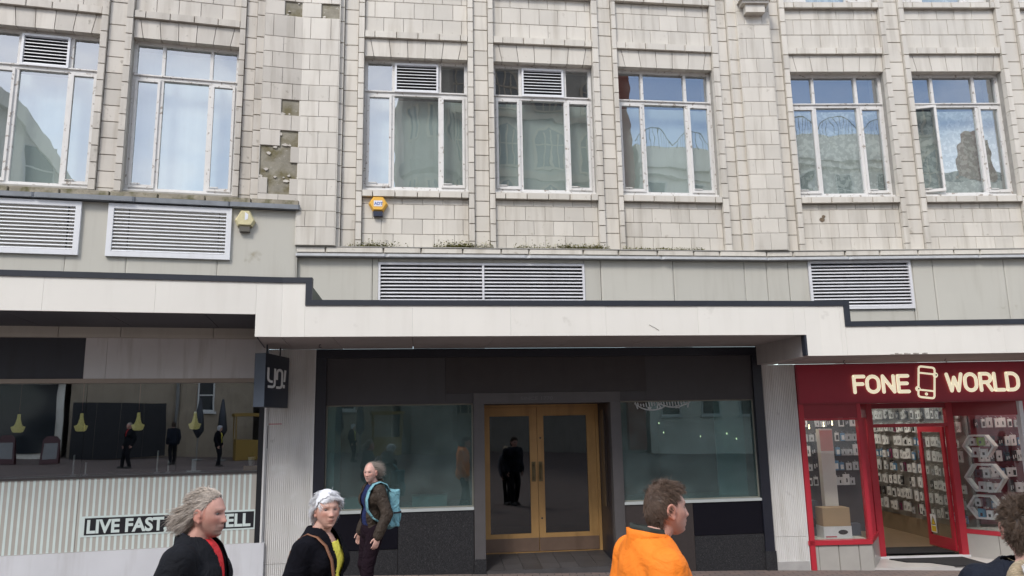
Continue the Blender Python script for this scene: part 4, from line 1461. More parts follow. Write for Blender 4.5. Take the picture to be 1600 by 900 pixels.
# hexagon shelves
shelf_w = mat('white_shelf', (.72, .72, .70), .4, var=.02)
hexes = ((3.47, .645, 1.56, .245, 'small top white hexagon shelf in the phone shop window'), (3.49, .62, 1.06, .30, 'wide middle white hexagon shelf in the phone shop window'), (3.455, .665, .60, .255, 'lowest white hexagon shelf in the phone shop window'))
ang = math.atan2(D_[1] - C_[1], D_[0] - C_[0])
boxc = [mat('carton_green', (.30, .5, .08), .5), mat('carton_white', (.66, .66, .66), .4, rnd=.1), mat('carton_slate', (.07, .08, .10), .5), mat('carton_blue', (.10, .36, .50), .5)]
for hi, (u, v, z, r_, lab) in enumerate(hexes):
    T = thing('hexagon_shelf', lab, 'shelf', 'R', (u, v, z), ang, group='hexagon shelves')
    T.location = (FR['R'] @ Vector((u, v, z)))
    for k in range(6):
        a0, a1 = R(60 * k), R(60 * k + 60)
        o_, i_ = r_, r_ - .035
        hz = .84
        q = [(o_ * math.cos(a0), o_ * hz * math.sin(a0)), (o_ * math.cos(a1), o_ * hz * math.sin(a1)), (i_ * math.cos(a1), i_ * hz * math.sin(a1)), (i_ * math.cos(a0), i_ * hz * math.sin(a0))]
        MB().prism(q[::-1], .06, .22).obj('side_board', shelf_w, T)
    MB().box(-r_ + .05, r_ - .05, .07, .21, -.006, .006).obj('glass_shelf', clear_g, T)
    M4 = T.matrix_world.copy()
    for j, (x, zz, w_, h, ci) in enumerate(((-.09, .008, .09, .12, [1, 2, 1][hi]), (.03, .008, .10, .13, [0, 1, 2][hi]), (-.06, -r_ * .727 + .003, .10, .15, [1, 1, 3][hi]), (.06, -r_ * .727 + .003, .09, .13, [1, 1, 1][hi]))):
        cb_ = MB().box(-w_ / 2, w_ / 2, -.03, .03, 0, h)
        cb_.cur = 1
        cb_.box(-.02, .015, -.032, -.0302, h * .25, h * .6)
        o = cb_.obj('product_carton', [boxc[ci], pk_dark])
        o.matrix_world = M4 @ Matrix.Translation((x, .13, zz))
        wh = ('upper left', 'upper right', 'lower left', 'lower right')[j]
        tag(o, '%s product carton in the %s white hexagon shelf' % (wh, ('top', 'middle', 'lowest')[hi]), 'carton', 'cartons in the hexagon shelves')
# left window display
single('cardboard_carton', MB().box(-.21, .21, -.13, .13, 0, .27).box(-.002, .002, -.1315, -.1302, .0, .27).box(.06, .17, -.132, -.1302, .20, .24), [mat('cardboard', (.40, .27, .15), .8, var=.07)], 'brown cardboard carton stacked on the white speaker box', 'carton', 'R', (.86, .30, .435))
wbx = thing('speaker_box', 'white speaker box with black product picture in the red window', 'box', 'R', (.86, .30, .263))
MB().box(-.215, .215, -.135, .135, 0, .17).obj('carton', boxc[1], wbx)
MB().ellipsoid((.08, -.136, .085), (.075, .004, .036), 16, 8).obj('product_picture', pk_dark, wbx, True)
MB().box(-.19, -.02, -.1365, -.1352, .012, .03).obj('print_line', red, wbx)
tw = thing('tall_display_box', 'tall cream display box standing in the red shop window', 'display box', 'R', (.93, .50, .263))
MB().box(-.105, .105, -.06, .06, 0, 1.62).obj('carton', mat('cream_card', (.80, .75, .69), .5, var=.03), tw)
MB().box(.106, .108, -.05, .05, .22, 1.5).obj('side_print', pk_dark, tw)
MB().box(-.10, .10, -.062, -.0602, 1.28, 1.60).obj('pink_band', mat('pink_print', (.75, .33, .28), .5, var=0), tw)
single('black_carton', MB().box(-.09, .09, -.06, .06, 0, .18).box(-.06, .0, -.0615, -.0602, .05, .12), boxc[2], 'black carton at the right end of the red window', 'carton', 'R', (1.22, .42, .263))
sp = thing('loudspeaker', 'tall black loudspeaker standing behind the cartons', 'speaker', 'R', (.60, .55, .263))
MB().box(-.11, .11, -.1, .1, 0, .52).obj('cabinet', boxc[2], sp)
MB().lathe([(.08, 0), (.07, -.01), (.02, -.03)], n=18).obj('cone', pk_dark, sp, True).matrix_local = Matrix.Translation((0, -.103, .2)) @ Matrix.Rotation(R(-90), 4, 'X')
ub = thing('club_poster', 'cream poster with red UB letters inside the red window', 'poster', 'R', (.52, 1.05, 1.18))
MB().box(-.12, .14, 0, .006, -.45, .32).obj('sheet', cream_w, ub)
me, x0, x1, y0, y1 = text_mesh('UB', .14, .001, .004, 'lettering')
me.materials.append(red_d)
lo = link('lettering', me, ub)
lo.location = (-.10, -.003, .02)
for k, (u, v, z) in enumerate(((.50, .5, 1.95), (.62, .5, 1.98), (.72, .55, 1.9), (.98, .6, 1.93), (1.12, .6, 1.95))):
    bl = MB().ellipsoid((0, 0, 0), (.011, .011, .013), 10, 6).tube([(0, 0, .01), (0, 0, .06)], .005, 6)
    single('spot_bulb', bl, MATS['lit_bulb'], 'tiny lit spot bulb at the top of the red window', 'bulb', 'R', (u, v, z), group='red window spot bulbs', smooth=True)

# ================================================================== people
RX, RY, RZ = .077, .0935, .118
HZ = 1.588        # head centre above the soles


def head_surface(d):
    """d: (n,3) unit directions -> points of a head (face towards +y)"""
    x, y, z = d[:, 0] * RX, d[:, 1] * RY, d[:, 2] * RZ
    t = z / RZ
    k = np.clip((-t - .1) / .9, 0, 1)
    x = x * (1 - .26 * k ** 1.3)
    y = np.where(y < 0, y * (1 - .50 * k ** 1.2), y * (1 - .04 * k)) + .040 * k ** 1.5
    x = x * (1 + .05 * np.clip(t, 0, 1) * np.clip(-d[:, 1], 0, 1))
    fm = np.clip(d[:, 1] * 2.2 - .25, 0, 1)

    def g(cx, cz, sx, sz):
        return np.exp(-((np.abs(x) - cx) / sx) ** 2 - ((z - cz) / sz) ** 2)
    dy = .007 * g(.022, .026, .024, .009)
    dy -= .0125 * g(.031, .004, .015, .0105)
    rise = np.clip((.016 - z) / .048, 0, 1) ** 1.1 * np.clip((z + .047) / .010, 0, 1)
    dy += .0225 * rise * np.exp(-(x / (.0085 + .006 * rise)) ** 2)
    dy += .007 * g(.014, -.034, .007, .008)
    dy += .0095 * g(0, -.059, .024, .0065) + .009 * g(0, -.0745, .021, .0065) - .005 * g(0, -.0665, .026, .003)
    dy -= .004 * g(.028, -.052, .006, .016)
    dy -= .004 * g(0, -.084, .03, .007)
    dy += .012 * g(0, -.102, .022, .013)
    dy += .004 * g(.047, -.018, .02, .018)
    dy -= .004 * g(.045, -.055, .016, .02)
    y = y + dy * fm
    return np.stack([x, y, z], 1)


def sphere_grid(nu, nv):
    th = np.linspace(0, 2 * np.pi, nu, endpoint=False)
    ph = np.linspace(0.02, np.pi - .02, nv)
    T_, P_ = np.meshgrid(th, ph)
    d = np.stack([np.sin(P_) * np.cos(T_), np.sin(P_) * np.sin(T_), np.cos(P_)], -1).reshape(-1, 3)
    f = []
    for j in range(nv - 1):
        for i in range(nu):
            n = (i + 1) % nu
            f.append((j * nu + i, (j + 1) * nu + i, (j + 1) * nu + n, j * nu + n))
    f.append(tuple(range(nu)))
    f.append(tuple((nv - 1) * nu + i for i in range(nu - 1, -1, -1)))
    return d, f


HD, HF = sphere_grid(90, 84)
HV = head_surface(HD)


def remeshed(mb, vox, smooth=4, name='tmp'):
    me = mb.mesh(name, [])
    o = bpy.data.objects.new(name, me)
    COL.objects.link(o)
    r_ = o.modifiers.new('r', 'REMESH')
    r_.mode = 'VOXEL'
    r_.voxel_size = vox
    if smooth:
        s_ = o.modifiers.new('s', 'SMOOTH')
        s_.factor = .5
        s_.iterations = smooth
    dg = bpy.context.evaluated_depsgraph_get()
    out = bpy.data.meshes.new_from_object(o.evaluated_get(dg))
    bpy.data.objects.remove(o)
    bpy.data.meshes.remove(me)
    return out


def coords(me):
    a = np.empty(len(me.vertices) * 3)
    me.vertices.foreach_get('co', a)
    return a.reshape(-1, 3)


def set_col(me, col):
    ca = me.color_attributes.new('Col', 'FLOAT_COLOR', 'POINT')
    ca.data.foreach_set('color', np.concatenate([col, np.ones((len(col), 1))], 1).ravel())


def limb_joints(P):
    d = {'shR': (.180, -.008, 1.362), 'elR': (.235, -.05, 1.10), 'wrR': (.225, .07, .87),
         'shL': (-.180, -.008, 1.362), 'elL': (-.235, -.05, 1.10), 'wrL': (-.225, .07, .87),
         'hpR': (.09, 0, .90), 'knR': (.10, .06, .50), 'anR': (.10, -.06, .09),
         'hpL': (-.09, 0, .90), 'knL': (-.10, .10, .51), 'anL': (-.10, .12, .09)}
    d.update(P.get('joints', {}))
    return d


def torso(mb, P, g):
    w_ = P.get('build', 1.0)
    mb.ellipsoid((0, .005, 1.27), (.168 * w_ + g, .112 * w_ + g, .20 + g), 24, 16)
    mb.ellipsoid((0, .012 + P.get('belly', 0) * .5, 1.05), (.152 * w_ + g, .112 * w_ + P.get('belly', 0) + g, .19 + g), 24, 16)
    mb.ellipsoid((0, -.005, .90), (.168 * w_ + g, .122 * w_ + g, .14 + g), 24, 14)
    for s in (1, -1):
        mb.capsule((0, -.028, 1.438), (s * .15 * w_, -.016, 1.362), .058 + g * .7, .062 + g * .6)
        mb.ellipsoid((s * .085, .05, 1.27), (.085 + g, .07 + g, .09 + g), 16, 10)


def arms(mb, J, g, hands=False, w_=1.0, cuff=0.0):
    for s in ('R', 'L'):
        sh, el, wr = (Vector(J[k + s]) for k in ('sh', 'el', 'wr'))
        sh.x *= w_
        mb.capsule(sh, el, .058 + g, .046 + g)
        mb.capsule(el, wr + (wr - el).normalized() * cuff, .046 + g, .030 + g * 1.15)
        mb.ellipsoid(sh + Vector((0, 0, -.025)), (.058 + g * .8, .062 + g * .8, .064 + g * .6), 14, 10)
        if hands:
            hand(mb, wr, (wr - el).normalized(), 1 if s == 'R' else -1)


def hand(mb, wr, d, side):
    """palm and five bent fingers hanging from the wrist along d, palm towards the body"""
    d = (d + Vector((0, 0, -.6))).normalized()
    fwd = Vector((0, 1, 0))
    fwd = (fwd - d * fwd.dot(d)).normalized()       # towards the thumb side
    nin = d.cross(fwd) * (1 if side > 0 else -1)
    if nin.x * side > 0:
        nin = -nin
    rot = Matrix((fwd, nin, d)).transposed()
    mb.ellipsoid(wr + d * .055, (.040, .017, .056), 14, 10, rot)
    for k, (off, ln) in enumerate(((.030, .070), (.010, .080), (-.011, .074), (-.030, .056))):
        p0 = wr + d * .085 + fwd * off
        p1 = p0 + d * ln * .45 + nin * .006
        p2 = p1 + (d * .8 + nin * .6).normalized() * ln * .35
        p3 = p2 + (d * .5 + nin * .85).normalized() * ln * .28
        mb.capsule(p0, p1, .0095, .009, 8, 3).capsule(p1, p2, .009, .0085, 8, 3).capsule(p2, p3, .0085, .0075, 8, 3)
    t0 = wr + d * .030 + fwd * .030
    t1 = t0 + (d * .75 + fwd * .65 + nin * .2).normalized() * .040
    t2 = t1 + (d * .95 + fwd * .25 + nin * .3).normalized() * .034
    mb.capsule(t0, t1, .012, .0105, 8, 3).capsule(t1, t2, .0105, .0085, 8, 3)


def legs(mb, J, g):
    for s in ('R', 'L'):
        hp, kn, an = (Vector(J[k + s]) for k in ('hp', 'kn', 'an'))
        mb.capsule(hp, kn, .088 + g, .060 + g)
        mb.capsule(kn, an, .058 + g, .040 + g * 1.5)


def cloth_noise(me, amp, fx=(9, 9, 6), seed=0.0):
    co = coords(me)
    n = np.empty(len(co) * 3)
    me.vertices.foreach_get('normal', n)
    n = n.reshape(-1, 3)
    dsp = np.array([mnoise.noise((p[0] * fx[0] + seed, p[1] * fx[1], p[2] * fx[2])) + .5 * mnoise.noise((p[0] * 24 + seed, p[1] * 24, p[2] * 13)) for p in co])
    co = co + n * (dsp * amp)[:, None]
    me.vertices.foreach_set('co', co.ravel())
    me.update()


def drop(me, test):
    """remove the vertices where test is true"""
    import bmesh
    co = coords(me)
    kill = test(co)
    bm = bmesh.new()
    bm.from_mesh(me)
    bm.verts.ensure_lookup_table()
    bmesh.ops.delete(bm, geom=[bm.verts[i] for i in np.nonzero(kill)[0]], context='VERTS')
    bm.to_mesh(me)
    bm.free()
    me.update()


def smooth_shade(me):
    me.polygons.foreach_set('use_smooth', [True] * len(me.polygons))


def garment(P, T, name, m, g, parts, vox=.010, keep=None, fold=.006, seed=0.0, thick=.006, cuff=.0):
    mb = MB()
    J = limb_joints(P)
    if 'torso' in parts:
        torso(mb, P, g)
    if 'arms' in parts:
        arms(mb, J, g, False, P.get('build', 1.0), cuff)
    if 'legs' in parts:
        mb.ellipsoid((0, -.005, .90), (.165 + g, .122 + g, .13 + g), 20, 12)
        legs(mb, J, g)
    me = remeshed(mb, vox, 5, name)
    me.name = name
    if fold:
        cloth_noise(me, fold, seed=seed)
    if keep is not None:
        drop(me, lambda co: ~keep(co))
    smooth_shade(me)
    me.materials.clear()
    me.materials.append(m)
    o = link(name, me, T)
    if thick:
        so = o.modifiers.new('thickness', 'SOLIDIFY')
        so.thickness = thick
        so.offset = 0
    return o


def hair_mesh(zl, n, length, rad, base, flow, lift=.5, grav=.5, seed=1, cap=1.035, jitter=.25, segs=6, density=None, var=.3, clump=0.0):
    """strands and an under-layer in head space; zl: hairline heights by angle from the front"""
    rg = np.random.default_rng(seed)
    angs = [0, 25, 50, 75, 92, 112, 140, 180]

    def inside(p):
        az = np.degrees(np.abs(np.arctan2(p[:, 0], p[:, 1])))
        return p[:, 2] > np.interp(az, angs, zl)
    V, F, Cc = [], [], []
    if cap:
        ok = inside(HV + rg.normal(0, .003, HV.shape))
        if density is not None:
            ok &= density(HV) > .6
        bmp = np.array([mnoise.noise((p[0] * 45, p[1] * 45, p[2] * 45 + seed)) for p in HV])
        cv = HV * (cap + .02 * bmp)[:, None]
        idx = -np.ones(len(HV), int)
        keepf = [f for f in HF if all(ok[list(f)])]
        used = sorted({i for f in keepf for i in f})
        idx[used] = np.arange(len(used))
        V += [tuple(cv[i]) for i in used]
        F += [tuple(int(idx[i]) for i in f) for f in keepf]
        tone = 1 - var * .8 + var * .5 * bmp
        Cc += [tuple(np.array(base) * tone[i]) for i in used]
    d = rg.normal(0, 1, (n * 6, 3))
    d /= np.linalg.norm(d, axis=1)[:, None]
    P0 = head_surface(d)
    ok = inside(P0)
    if density is not None:
        ok &= rg.random(len(P0)) < density(P0)
    P0 = P0[ok][:n]
    E = np.array([RX, RY, RZ])
    m_ = len(P0)
    nrm = P0 / (E * E)
    nrm /= np.linalg.norm(nrm, axis=1)[:, None]
    fl = np.array([flow(p) for p in P0], float)
    ln = np.array([length(p) for p in P0], float) * rg.uniform(.65, 1.15, m_)
    jit = rg.normal(0, jitter, (m_, 3))
    if clump:
        q = np.floor(P0 / clump)
        hs = np.abs(q @ np.array([73., 179., 283.])).astype(int) % 997
        jit = jit * .55 + rg.normal(0, jitter, (997, 3))[hs]
    stray = rg.random(m_) < .07
    jit[stray] *= 2.6
    ln[stray] *= 1.15
    cur = P0.copy()
    pts = [P0 * .99]
    for s in range(segs):
        t = (s + .5) / segs
        dr = fl + nrm * lift * (1 - t) ** 1.5 + jit * (.4 + t) + np.array((0, 0, -grav * t))
        dr /= np.linalg.norm(dr, axis=1)[:, None] + 1e-9
        cur = cur + dr * (ln / segs)[:, None]
        e = np.sqrt(((cur / E) ** 2).sum(1))
        mn = 1.05 + .03 * rg.random(m_)
        push = (e < mn) & (cur[:, 2] > -.09)
        cur = np.where(push[:, None], cur * (mn / np.maximum(e, 1e-6))[:, None], cur)
        pts.append(cur.copy())
    pts = np.stack(pts, 1)                                   # strand, point, xyz
    cols = np.array(base)[None] * (1 + rg.uniform(-var, var, m_))[:, None]
    td = np.empty_like(pts)
    td[:, 1:-1] = pts[:, 2:] - pts[:, :-2]
    td[:, 0] = pts[:, 1] - pts[:, 0]
    td[:, -1] = pts[:, -1] - pts[:, -2]
    td /= np.linalg.norm(td, axis=2)[..., None] + 1e-9
    av = np.cross(td, nrm[:, None, :])
    av /= np.linalg.norm(av, axis=2)[..., None] + 1e-9
    bv = np.cross(td, av)
    rr_ = (rad * (1 - .75 * np.arange(segs + 1) / segs))[None, :, None]
    ring = np.stack([pts + (av * math.cos(2.094 * k) + bv * math.sin(2.094 * k)) * rr_ for k in range(3)], 2)
    b0 = len(V)
    V += [tuple(p) for p in ring.reshape(-1, 3)]
    Cc += [tuple(c) for c in np.repeat(cols, (segs + 1) * 3, axis=0)]
    i_, k_ = np.meshgrid(np.arange(segs), np.arange(3), indexing='ij')
    j_ = (k_ + 1) % 3
    one = np.stack([i_ * 3 + k_, i_ * 3 + j_, i_ * 3 + 3 + j_, i_ * 3 + 3 + k_], -1).reshape(-1, 4)
    allf = (one[None] + (np.arange(m_) * (segs + 1) * 3)[:, None, None]).reshape(-1, 4) + b0
    F += [tuple(int(x) for x in f) for f in allf]
    me = bpy.data.meshes.new('hair')
    me.from_pydata(V, [], F)
    me.update()
    set_col(me, np.array(Cc))
    smooth_shade(me)
    me.materials.append(mat('hair_strands', (.5, .5, .5), .5, var=0, attr='Col'))
    return me


def person(P):
    fx, fy = P['face']
    x, y = P['at']
    s = P['head_z'] / HZ
    T = thing('person', P['label'], 'person', 'W')
    T.matrix_world = Matrix.Translation((x, y, ground_z(x, y))) @ Matrix.Rotation(math.atan2(-fx, fy), 4, 'Z') @ Matrix.Scale(s, 4)
    J = limb_joints(P)
    Hm = Matrix.Translation((0, P.get('head_y', .035), HZ)) @ Matrix.Rotation(R(P.get('turn', 0)), 4, 'Z') @ Matrix.Rotation(R(P.get('nod', 0)), 4, 'X') @ Matrix.Rotation(R(P.get('roll', 0)), 4, 'Y')
    hsx, hsy, hsz = P.get('head_scale', (1, 1, 1))
    Hm = Hm @ Matrix.Diagonal((hsx, hsy, hsz, 1))
    mb = MB()
    mb.add([tuple(Hm @ Vector(p)) for p in HV], HF)
    for sd in (1, -1):
        er = MB()
        er.ellipsoid((sd * .079, -.004, -.008), (.007, .017, .031), 12, 10, Matrix.Rotation(R(-10), 3, 'X'))
        er.tube([(sd * (.083 + .004 * math.sin(t)), -.006 - .019 * math.cos(t), -.004 + 0.031 * math.sin(t)) for t in [k * .55 - 1.0 for k in range(9)]], .0052, 8)
        er.ellipsoid((sd * .080, .004, -.034), (.007, .009, .011), 10, 8)
        mb.add([tuple(Hm @ Vector(p)) for p in er.v], er.f)
    nk = Hm @ Vector((0, -.018, -.075))
    mb.capsule((0, -.028, 1.40), nk, .062, .054)
    mb.capsule((0, -.02, 1.42), Hm @ Vector((0, .0, -.07)), .056, .046)
    torso(mb, P, -.004)
    arms(mb, J, -.006, True, P.get('build', 1.0))
    legs(mb, J, -.006)
    for sd in ('R', 'L'):
        an = Vector(J['an' + sd])
        mb.capsule(an + Vector((0, -.03, -.045)), an + Vector((0, .14, -.055)), .036, .030)
    me = remeshed(mb, P.get('voxel', .0055), 2, 'body')
    me.name = 'body'
    co = coords(me)
    inv = np.array(Hm.inverted())
    hc = co @ inv[:3, :3].T + inv[:3, 3]
    sk = np.array(P.get('skin', (.52, .30, .23)))
    col = np.tile(sk, (len(co), 1))
    inhead = (hc[:, 2] > -.13) & (np.abs(hc[:, 0]) < .12) & (np.abs(hc[:, 1]) < .16)
    X, Y, Z = np.abs(hc[:, 0]), hc[:, 1], hc[:, 2]

    def mixc(mask, c, a):
        a = (mask * a * inhead)[:, None]
        return col * (1 - a) + np.array(c) * a

    def gs(cx, cz, sx, sz):
        return np.exp(-((X - cx) / sx) ** 2 - ((Z - cz) / sz) ** 2) * (Y > .03)
    rough_n = np.array([mnoise.noise((p[0] * 40, p[1] * 40, p[2] * 40)) + .8 * mnoise.noise((p[0] * 130, p[1] * 130, p[2] * 130)) for p in hc]) * inhead
    col = col * (1 + .10 * rough_n)[:, None]
    red_ = (sk[0] * .98, sk[1] * .70, sk[2] * .66)
    col = mixc(gs(.045, -.025, .025, .022), red_, .55)
    col = mixc(gs(.0, -.028, .014, .012), red_, .6)
    col = mixc(((X > .07) & (Y < .03)).astype(float), red_, .5)
    col = mixc(gs(.0, -.0665, .024, .0085), (sk[0] * .66, sk[1] * .40, sk[2] * .40), .9)
    col = mixc(gs(.0, -.0665, .026, .0022), (.10, .04, .035), .8)  # mouth line: shade between the lips put into the colour
    col = mixc(gs(.031, .006, .021, .012), (sk[0] * .5, sk[1] * .40, sk[2] * .40), .6)  # eye socket shade painted into the skin colour
    col = mixc(gs(.031, .0045, .0145, .0055), (.03, .02, .02), 1.0)
    col = mixc(gs(.029, -.052, .005, .014), (sk[0] * .62, sk[1] * .50, sk[2] * .48), .5)  # shade of the cheek creases painted in
    col = mixc(gs(.010, -.043, .006, .003), (.10, .04, .035), .7)  # nostril shadow painted into the skin colour
    bw = np.clip(1 - np.abs(Z - (.0265 + .004 * np.sin(X * 60))) / .005, 0, 1) * ((X > .012) & (X < .050) & (Y > .03))
    col = mixc(bw, P.get('brow', (.2, .15, .12)), P.get('brow_a', .6))
    if 'beard' in P:
        bm_ = np.clip((-.046 - Z) / .008, 0, 1) * np.clip((.040 - X) / .012, 0, 1) * (Y > .03) * np.clip((Z + .125) / .01, 0, 1)
        lip = gs(.0, -.0665, .022, .007)
        col = mixc(bm_ * (1 - lip), P['beard'], P.get('beard_a', .55))
        col = mixc(np.clip((-.03 - Z) / .02, 0, 1) * np.clip((Y + .01) / .02, 0, 1) * .35, P['beard'], .6)
    if 'jaw' in P:
        col = mixc(np.clip((-.042 - Z) / .02, 0, 1) * (Y > .0), P['jaw'], .35)
    set_col(me, col)
    smooth_shade(me)
    me.materials.clear()
    me.materials.append(mat('skin', (.5, .3, .24), .5, var=.02, scale=60, attr='Col', bump=.1, bscale=300))
    body = link('body', me, T)
    for sd in (1, -1):
        e = MB().ellipsoid(Hm @ Vector((sd * .031, .0685, .0045)), (.0115, .0115, .0115), 12, 10)
        e.cur = 1
        e.ellipsoid(Hm @ Vector((sd * .031 + P.get('gaze', 0) * .004, .0768, .004)), (.0052, .0042, .0052), 10, 8)
        e.obj('eye', [mat('eye_white', (.15, .13, .12), .4, var=0), mat('eye_iris', (.03, .03, .035), .15, var=0)], T, True)
    if 'hair' in P:
        h = link('hair', P['hair'], T)
        h.matrix_local = Hm.copy()
    return T, Hm, J


def collar(T, name, m, r0, r1, z0, z1, a0, a1, cy=-.012, tilt=.0, thick=.006, dip=.03, n=40):
    """a standing collar round the neck; angles from the front, in degrees"""
    vs, fs = [], []
    rows = 5
    for j in range(rows + 1):
        t = j / rows
        for i in range(n + 1):
            a = R(a0 + (a1 - a0) * i / n)
            rr_ = r0 + (r1 - r0) * t + .003 * math.sin(i * .9 + j)
            fr_ = .5 + .5 * math.cos(a)
            vs.append((rr_ * math.sin(a), cy + rr_ * 1.08 * math.cos(a), z0 + (z1 - z0) * t - dip * fr_ + tilt * t * math.cos(a)))
    for j in range(rows):
        for i in range(n):
            a = j * (n + 1) + i
            fs.append((a, a + 1, a + n + 2, a + n + 1))
    o = MB().add(vs, fs).obj(name, m, T, True)
    so = o.modifiers.new('thickness', 'SOLIDIFY')
    so.thickness = thick
    return o


# --- man in a dark suit jacket, hair blown back
HAIR1 = hair_mesh([.083, .080, .062, .030, .010, -.035, -.065, -.075], 5200, lambda p: .052 + .075 * max(0, -p[1] / .1) * (p[2] < .05), .0014, (.50, .44, .385),
                  lambda p: (p[0] * 1.5, -1.0, -.50 if p[2] < .06 else -.05), lift=.26, grav=.55, seed=4, jitter=.17, segs=8, var=.42, cap=1.02, clump=.018)
suit = mat('dark_suit', (.010, .011, .014), .85, var=.12, scale=14, bump=.3, bscale=500, spec=.15, wrinkle=.02)
P = dict(label='man in dark suit jacket and red shirt, long grey hair blown back', at=(-1.632, 4.03), face=(.998, .06), head_z=1.593, turn=-9, nod=-3,
         skin=(.56, .31, .25), brow=(.30, .22, .18), brow_a=.6, beard=(.26, .20, .17), hair=HAIR1, build=1.02, belly=.0,
         joints={'elR': (.26, -.10, 1.12), 'wrR': (.24, .0, .88), 'shR': (.19, -.02, 1.375)})
T1, H1, J1 = person(P)
garment(P, T1, 'shirt', mat('red_shirt', (.66, .024, .030), .75, var=.06, scale=10, wrinkle=.02), .010, ('torso',), .011, lambda c: (c[:, 2] > .82) & (c[:, 2] < 1.47), .004, thick=.003)
garment(P, T1, 'jacket', suit, .030, ('torso', 'arms'), .010, lambda c: (c[:, 2] > .74) & (c[:, 2] < 1.50) & ~((c[:, 1] > .02) & (np.abs(c[:, 0]) < np.clip((c[:, 2] - 1.02) * .17, 0, .075))) & ~((c[:, 2] > 1.455) & (np.hypot(c[:, 0], c[:, 1]) < .075)), .007, 3.0)
garment(P, T1, 'trousers', mat('black_trousers', (.012, .012, .015), .9, spec=.1), .014, ('legs',), .014, None, .004)
collar(T1, 'shirt_collar', mat('navy_collar', (.018, .022, .045), .7, var=.08), .077, .066, 1.445, 1.505, 22, 338, cy=-.006, dip=.055)
collar(T1, 'jacket_collar', suit, .098, .084, 1.425, 1.485, 48, 312, cy=-.010, dip=.04)
lap = MB()
for sd in (1, -1):
    lap.add([(sd * .085, .075, 1.43), (sd * .135, .105, 1.34), (sd * .105, .128, 1.30), (sd * .015, .155, 1.05), (sd * .03, .148, 1.16), (sd * .062, .115, 1.36)], [(0, 1, 2, 3, 4, 5)])
lo_ = lap.obj('lapel', suit, T1)
lo_.modifiers.new('t', 'SOLIDIFY').thickness = .008
# shoes for all
shoe_m = mat('dark_shoe', (.03, .025, .022), .5)


def shoes(T, J, m=shoe_m):
    for sd in ('R', 'L'):
        an = Vector(J['an' + sd])
        mb = MB().capsule(an + Vector((0, -.035, -.04)), an + Vector((0, .15, -.052)), .048, .040).box(an.x - .045, an.x + .045, an.y - .08, an.y + .19, an.z - .092, an.z - .07)
        me = remeshed(mb, .009, 2, 'shoe')
        smooth_shade(me)
        me.materials.clear()
        me.materials.append(m)
        link('shoe', me, T)


shoes(T1, J1)

# --- white-haired woman
HAIR2 = hair_mesh([.080, .070, .050, .012, -.010, -.050, -.068, -.072], 7500, lambda p: .044 + .012 * max(0, p[2] / .1), .0016, (.74, .75, .78),
                  lambda p: ((-.75 if p[1] > .03 else p[0] * 7), (.35 if p[1] > .03 else -.55), -.12 if p[2] > .05 else -.7), lift=.55, grav=.55, seed=9, jitter=.13, segs=7, var=.14, cap=1.15, clump=.026)
cardi = mat('black_cardigan', (.006, .006, .009), .95, var=.15, scale=20, bump=.4, bscale=300, spec=.1, wrinkle=.018)
P = dict(label='white-haired woman in black cardigan and yellow top', at=(-1.215, 4.885), face=(.97, -.24), head_z=1.524, turn=-42, nod=2,
         skin=(.55, .33, .26), brow=(.30, .22, .19), brow_a=.6, hair=HAIR2, build=.97, belly=.01, gaze=.6, head_scale=(.97, .97, .98),
         joints={'shR': (.165, -.02, 1.35), 'shL': (-.165, -.02, 1.35), 'elR': (.23, -.10, 1.09), 'wrR': (.22, .05, .90)})
T2, H2, J2 = person(P)
garment(P, T2, 'top', mat('yellow_top', (.86, .78, .10), .7, var=.05, scale=9, wrinkle=.02), .008, ('torso',), .011, lambda c: (c[:, 2] > .80) & (c[:, 2] < 1.44) & ~((c[:, 2] > 1.40) & (c[:, 1] > .0)), .004, thick=.003)
garment(P, T2, 'cardigan', cardi, .028, ('torso', 'arms'), .010, lambda c: (c[:, 2] > .70) & (c[:, 2] < 1.49) & ~((c[:, 1] > .02) & (np.abs(c[:, 0]) < np.clip(.030 + (c[:, 2] - 1.0) * .07, .02, .065))) & ~((c[:, 2] > 1.445) & (np.hypot(c[:, 0], c[:, 1]) < .07)), .007, 7.0)
garment(P, T2, 'trousers', MATS['black_trousers'], .014, ('legs',), .014, None, .004)
collar(T2, 'cardigan_band', cardi, .090, .074, 1.42, 1.475, 40, 320, dip=.05)
shoes(T2, J2)
leather = mat('tan_leather', (.20, .085, .04), .45, var=.12, scale=30)
HB = thing('handbag', 'brown leather shoulder bag with buckled strap on the white-haired woman', 'handbag', 'W')
HB.matrix_world = T2.matrix_world.copy()


def band(pts, wid, th, widdir):
    mb = MB()
    pts = [Vector(p) for p in pts]
    wv = Vector(widdir).normalized() * wid / 2
    vs = []
    for i, p in enumerate(pts):
        d = (pts[min(i + 1, len(pts) - 1)] - pts[max(i - 1, 0)]).normalized()
        w2 = (wv - d * wv.dot(d))
        w2 = w2.normalized() * wid / 2
        n = d.cross(w2).normalized() * th / 2
        vs += [p - w2 - n, p + w2 - n, p + w2 + n, p - w2 + n]
    fs = [(0, 1, 2, 3)]
    for i in range(len(pts) - 1):
        for k in range(4):
            j = (k + 1) % 4
            fs.append((i * 4 + k, (i + 1) * 4 + k, (i + 1) * 4 + j, i * 4 + j))
    b = (len(pts) - 1) * 4
    fs.append((b + 3, b + 2, b + 1, b))
    return mb.add([tuple(v) for v in vs], fs)


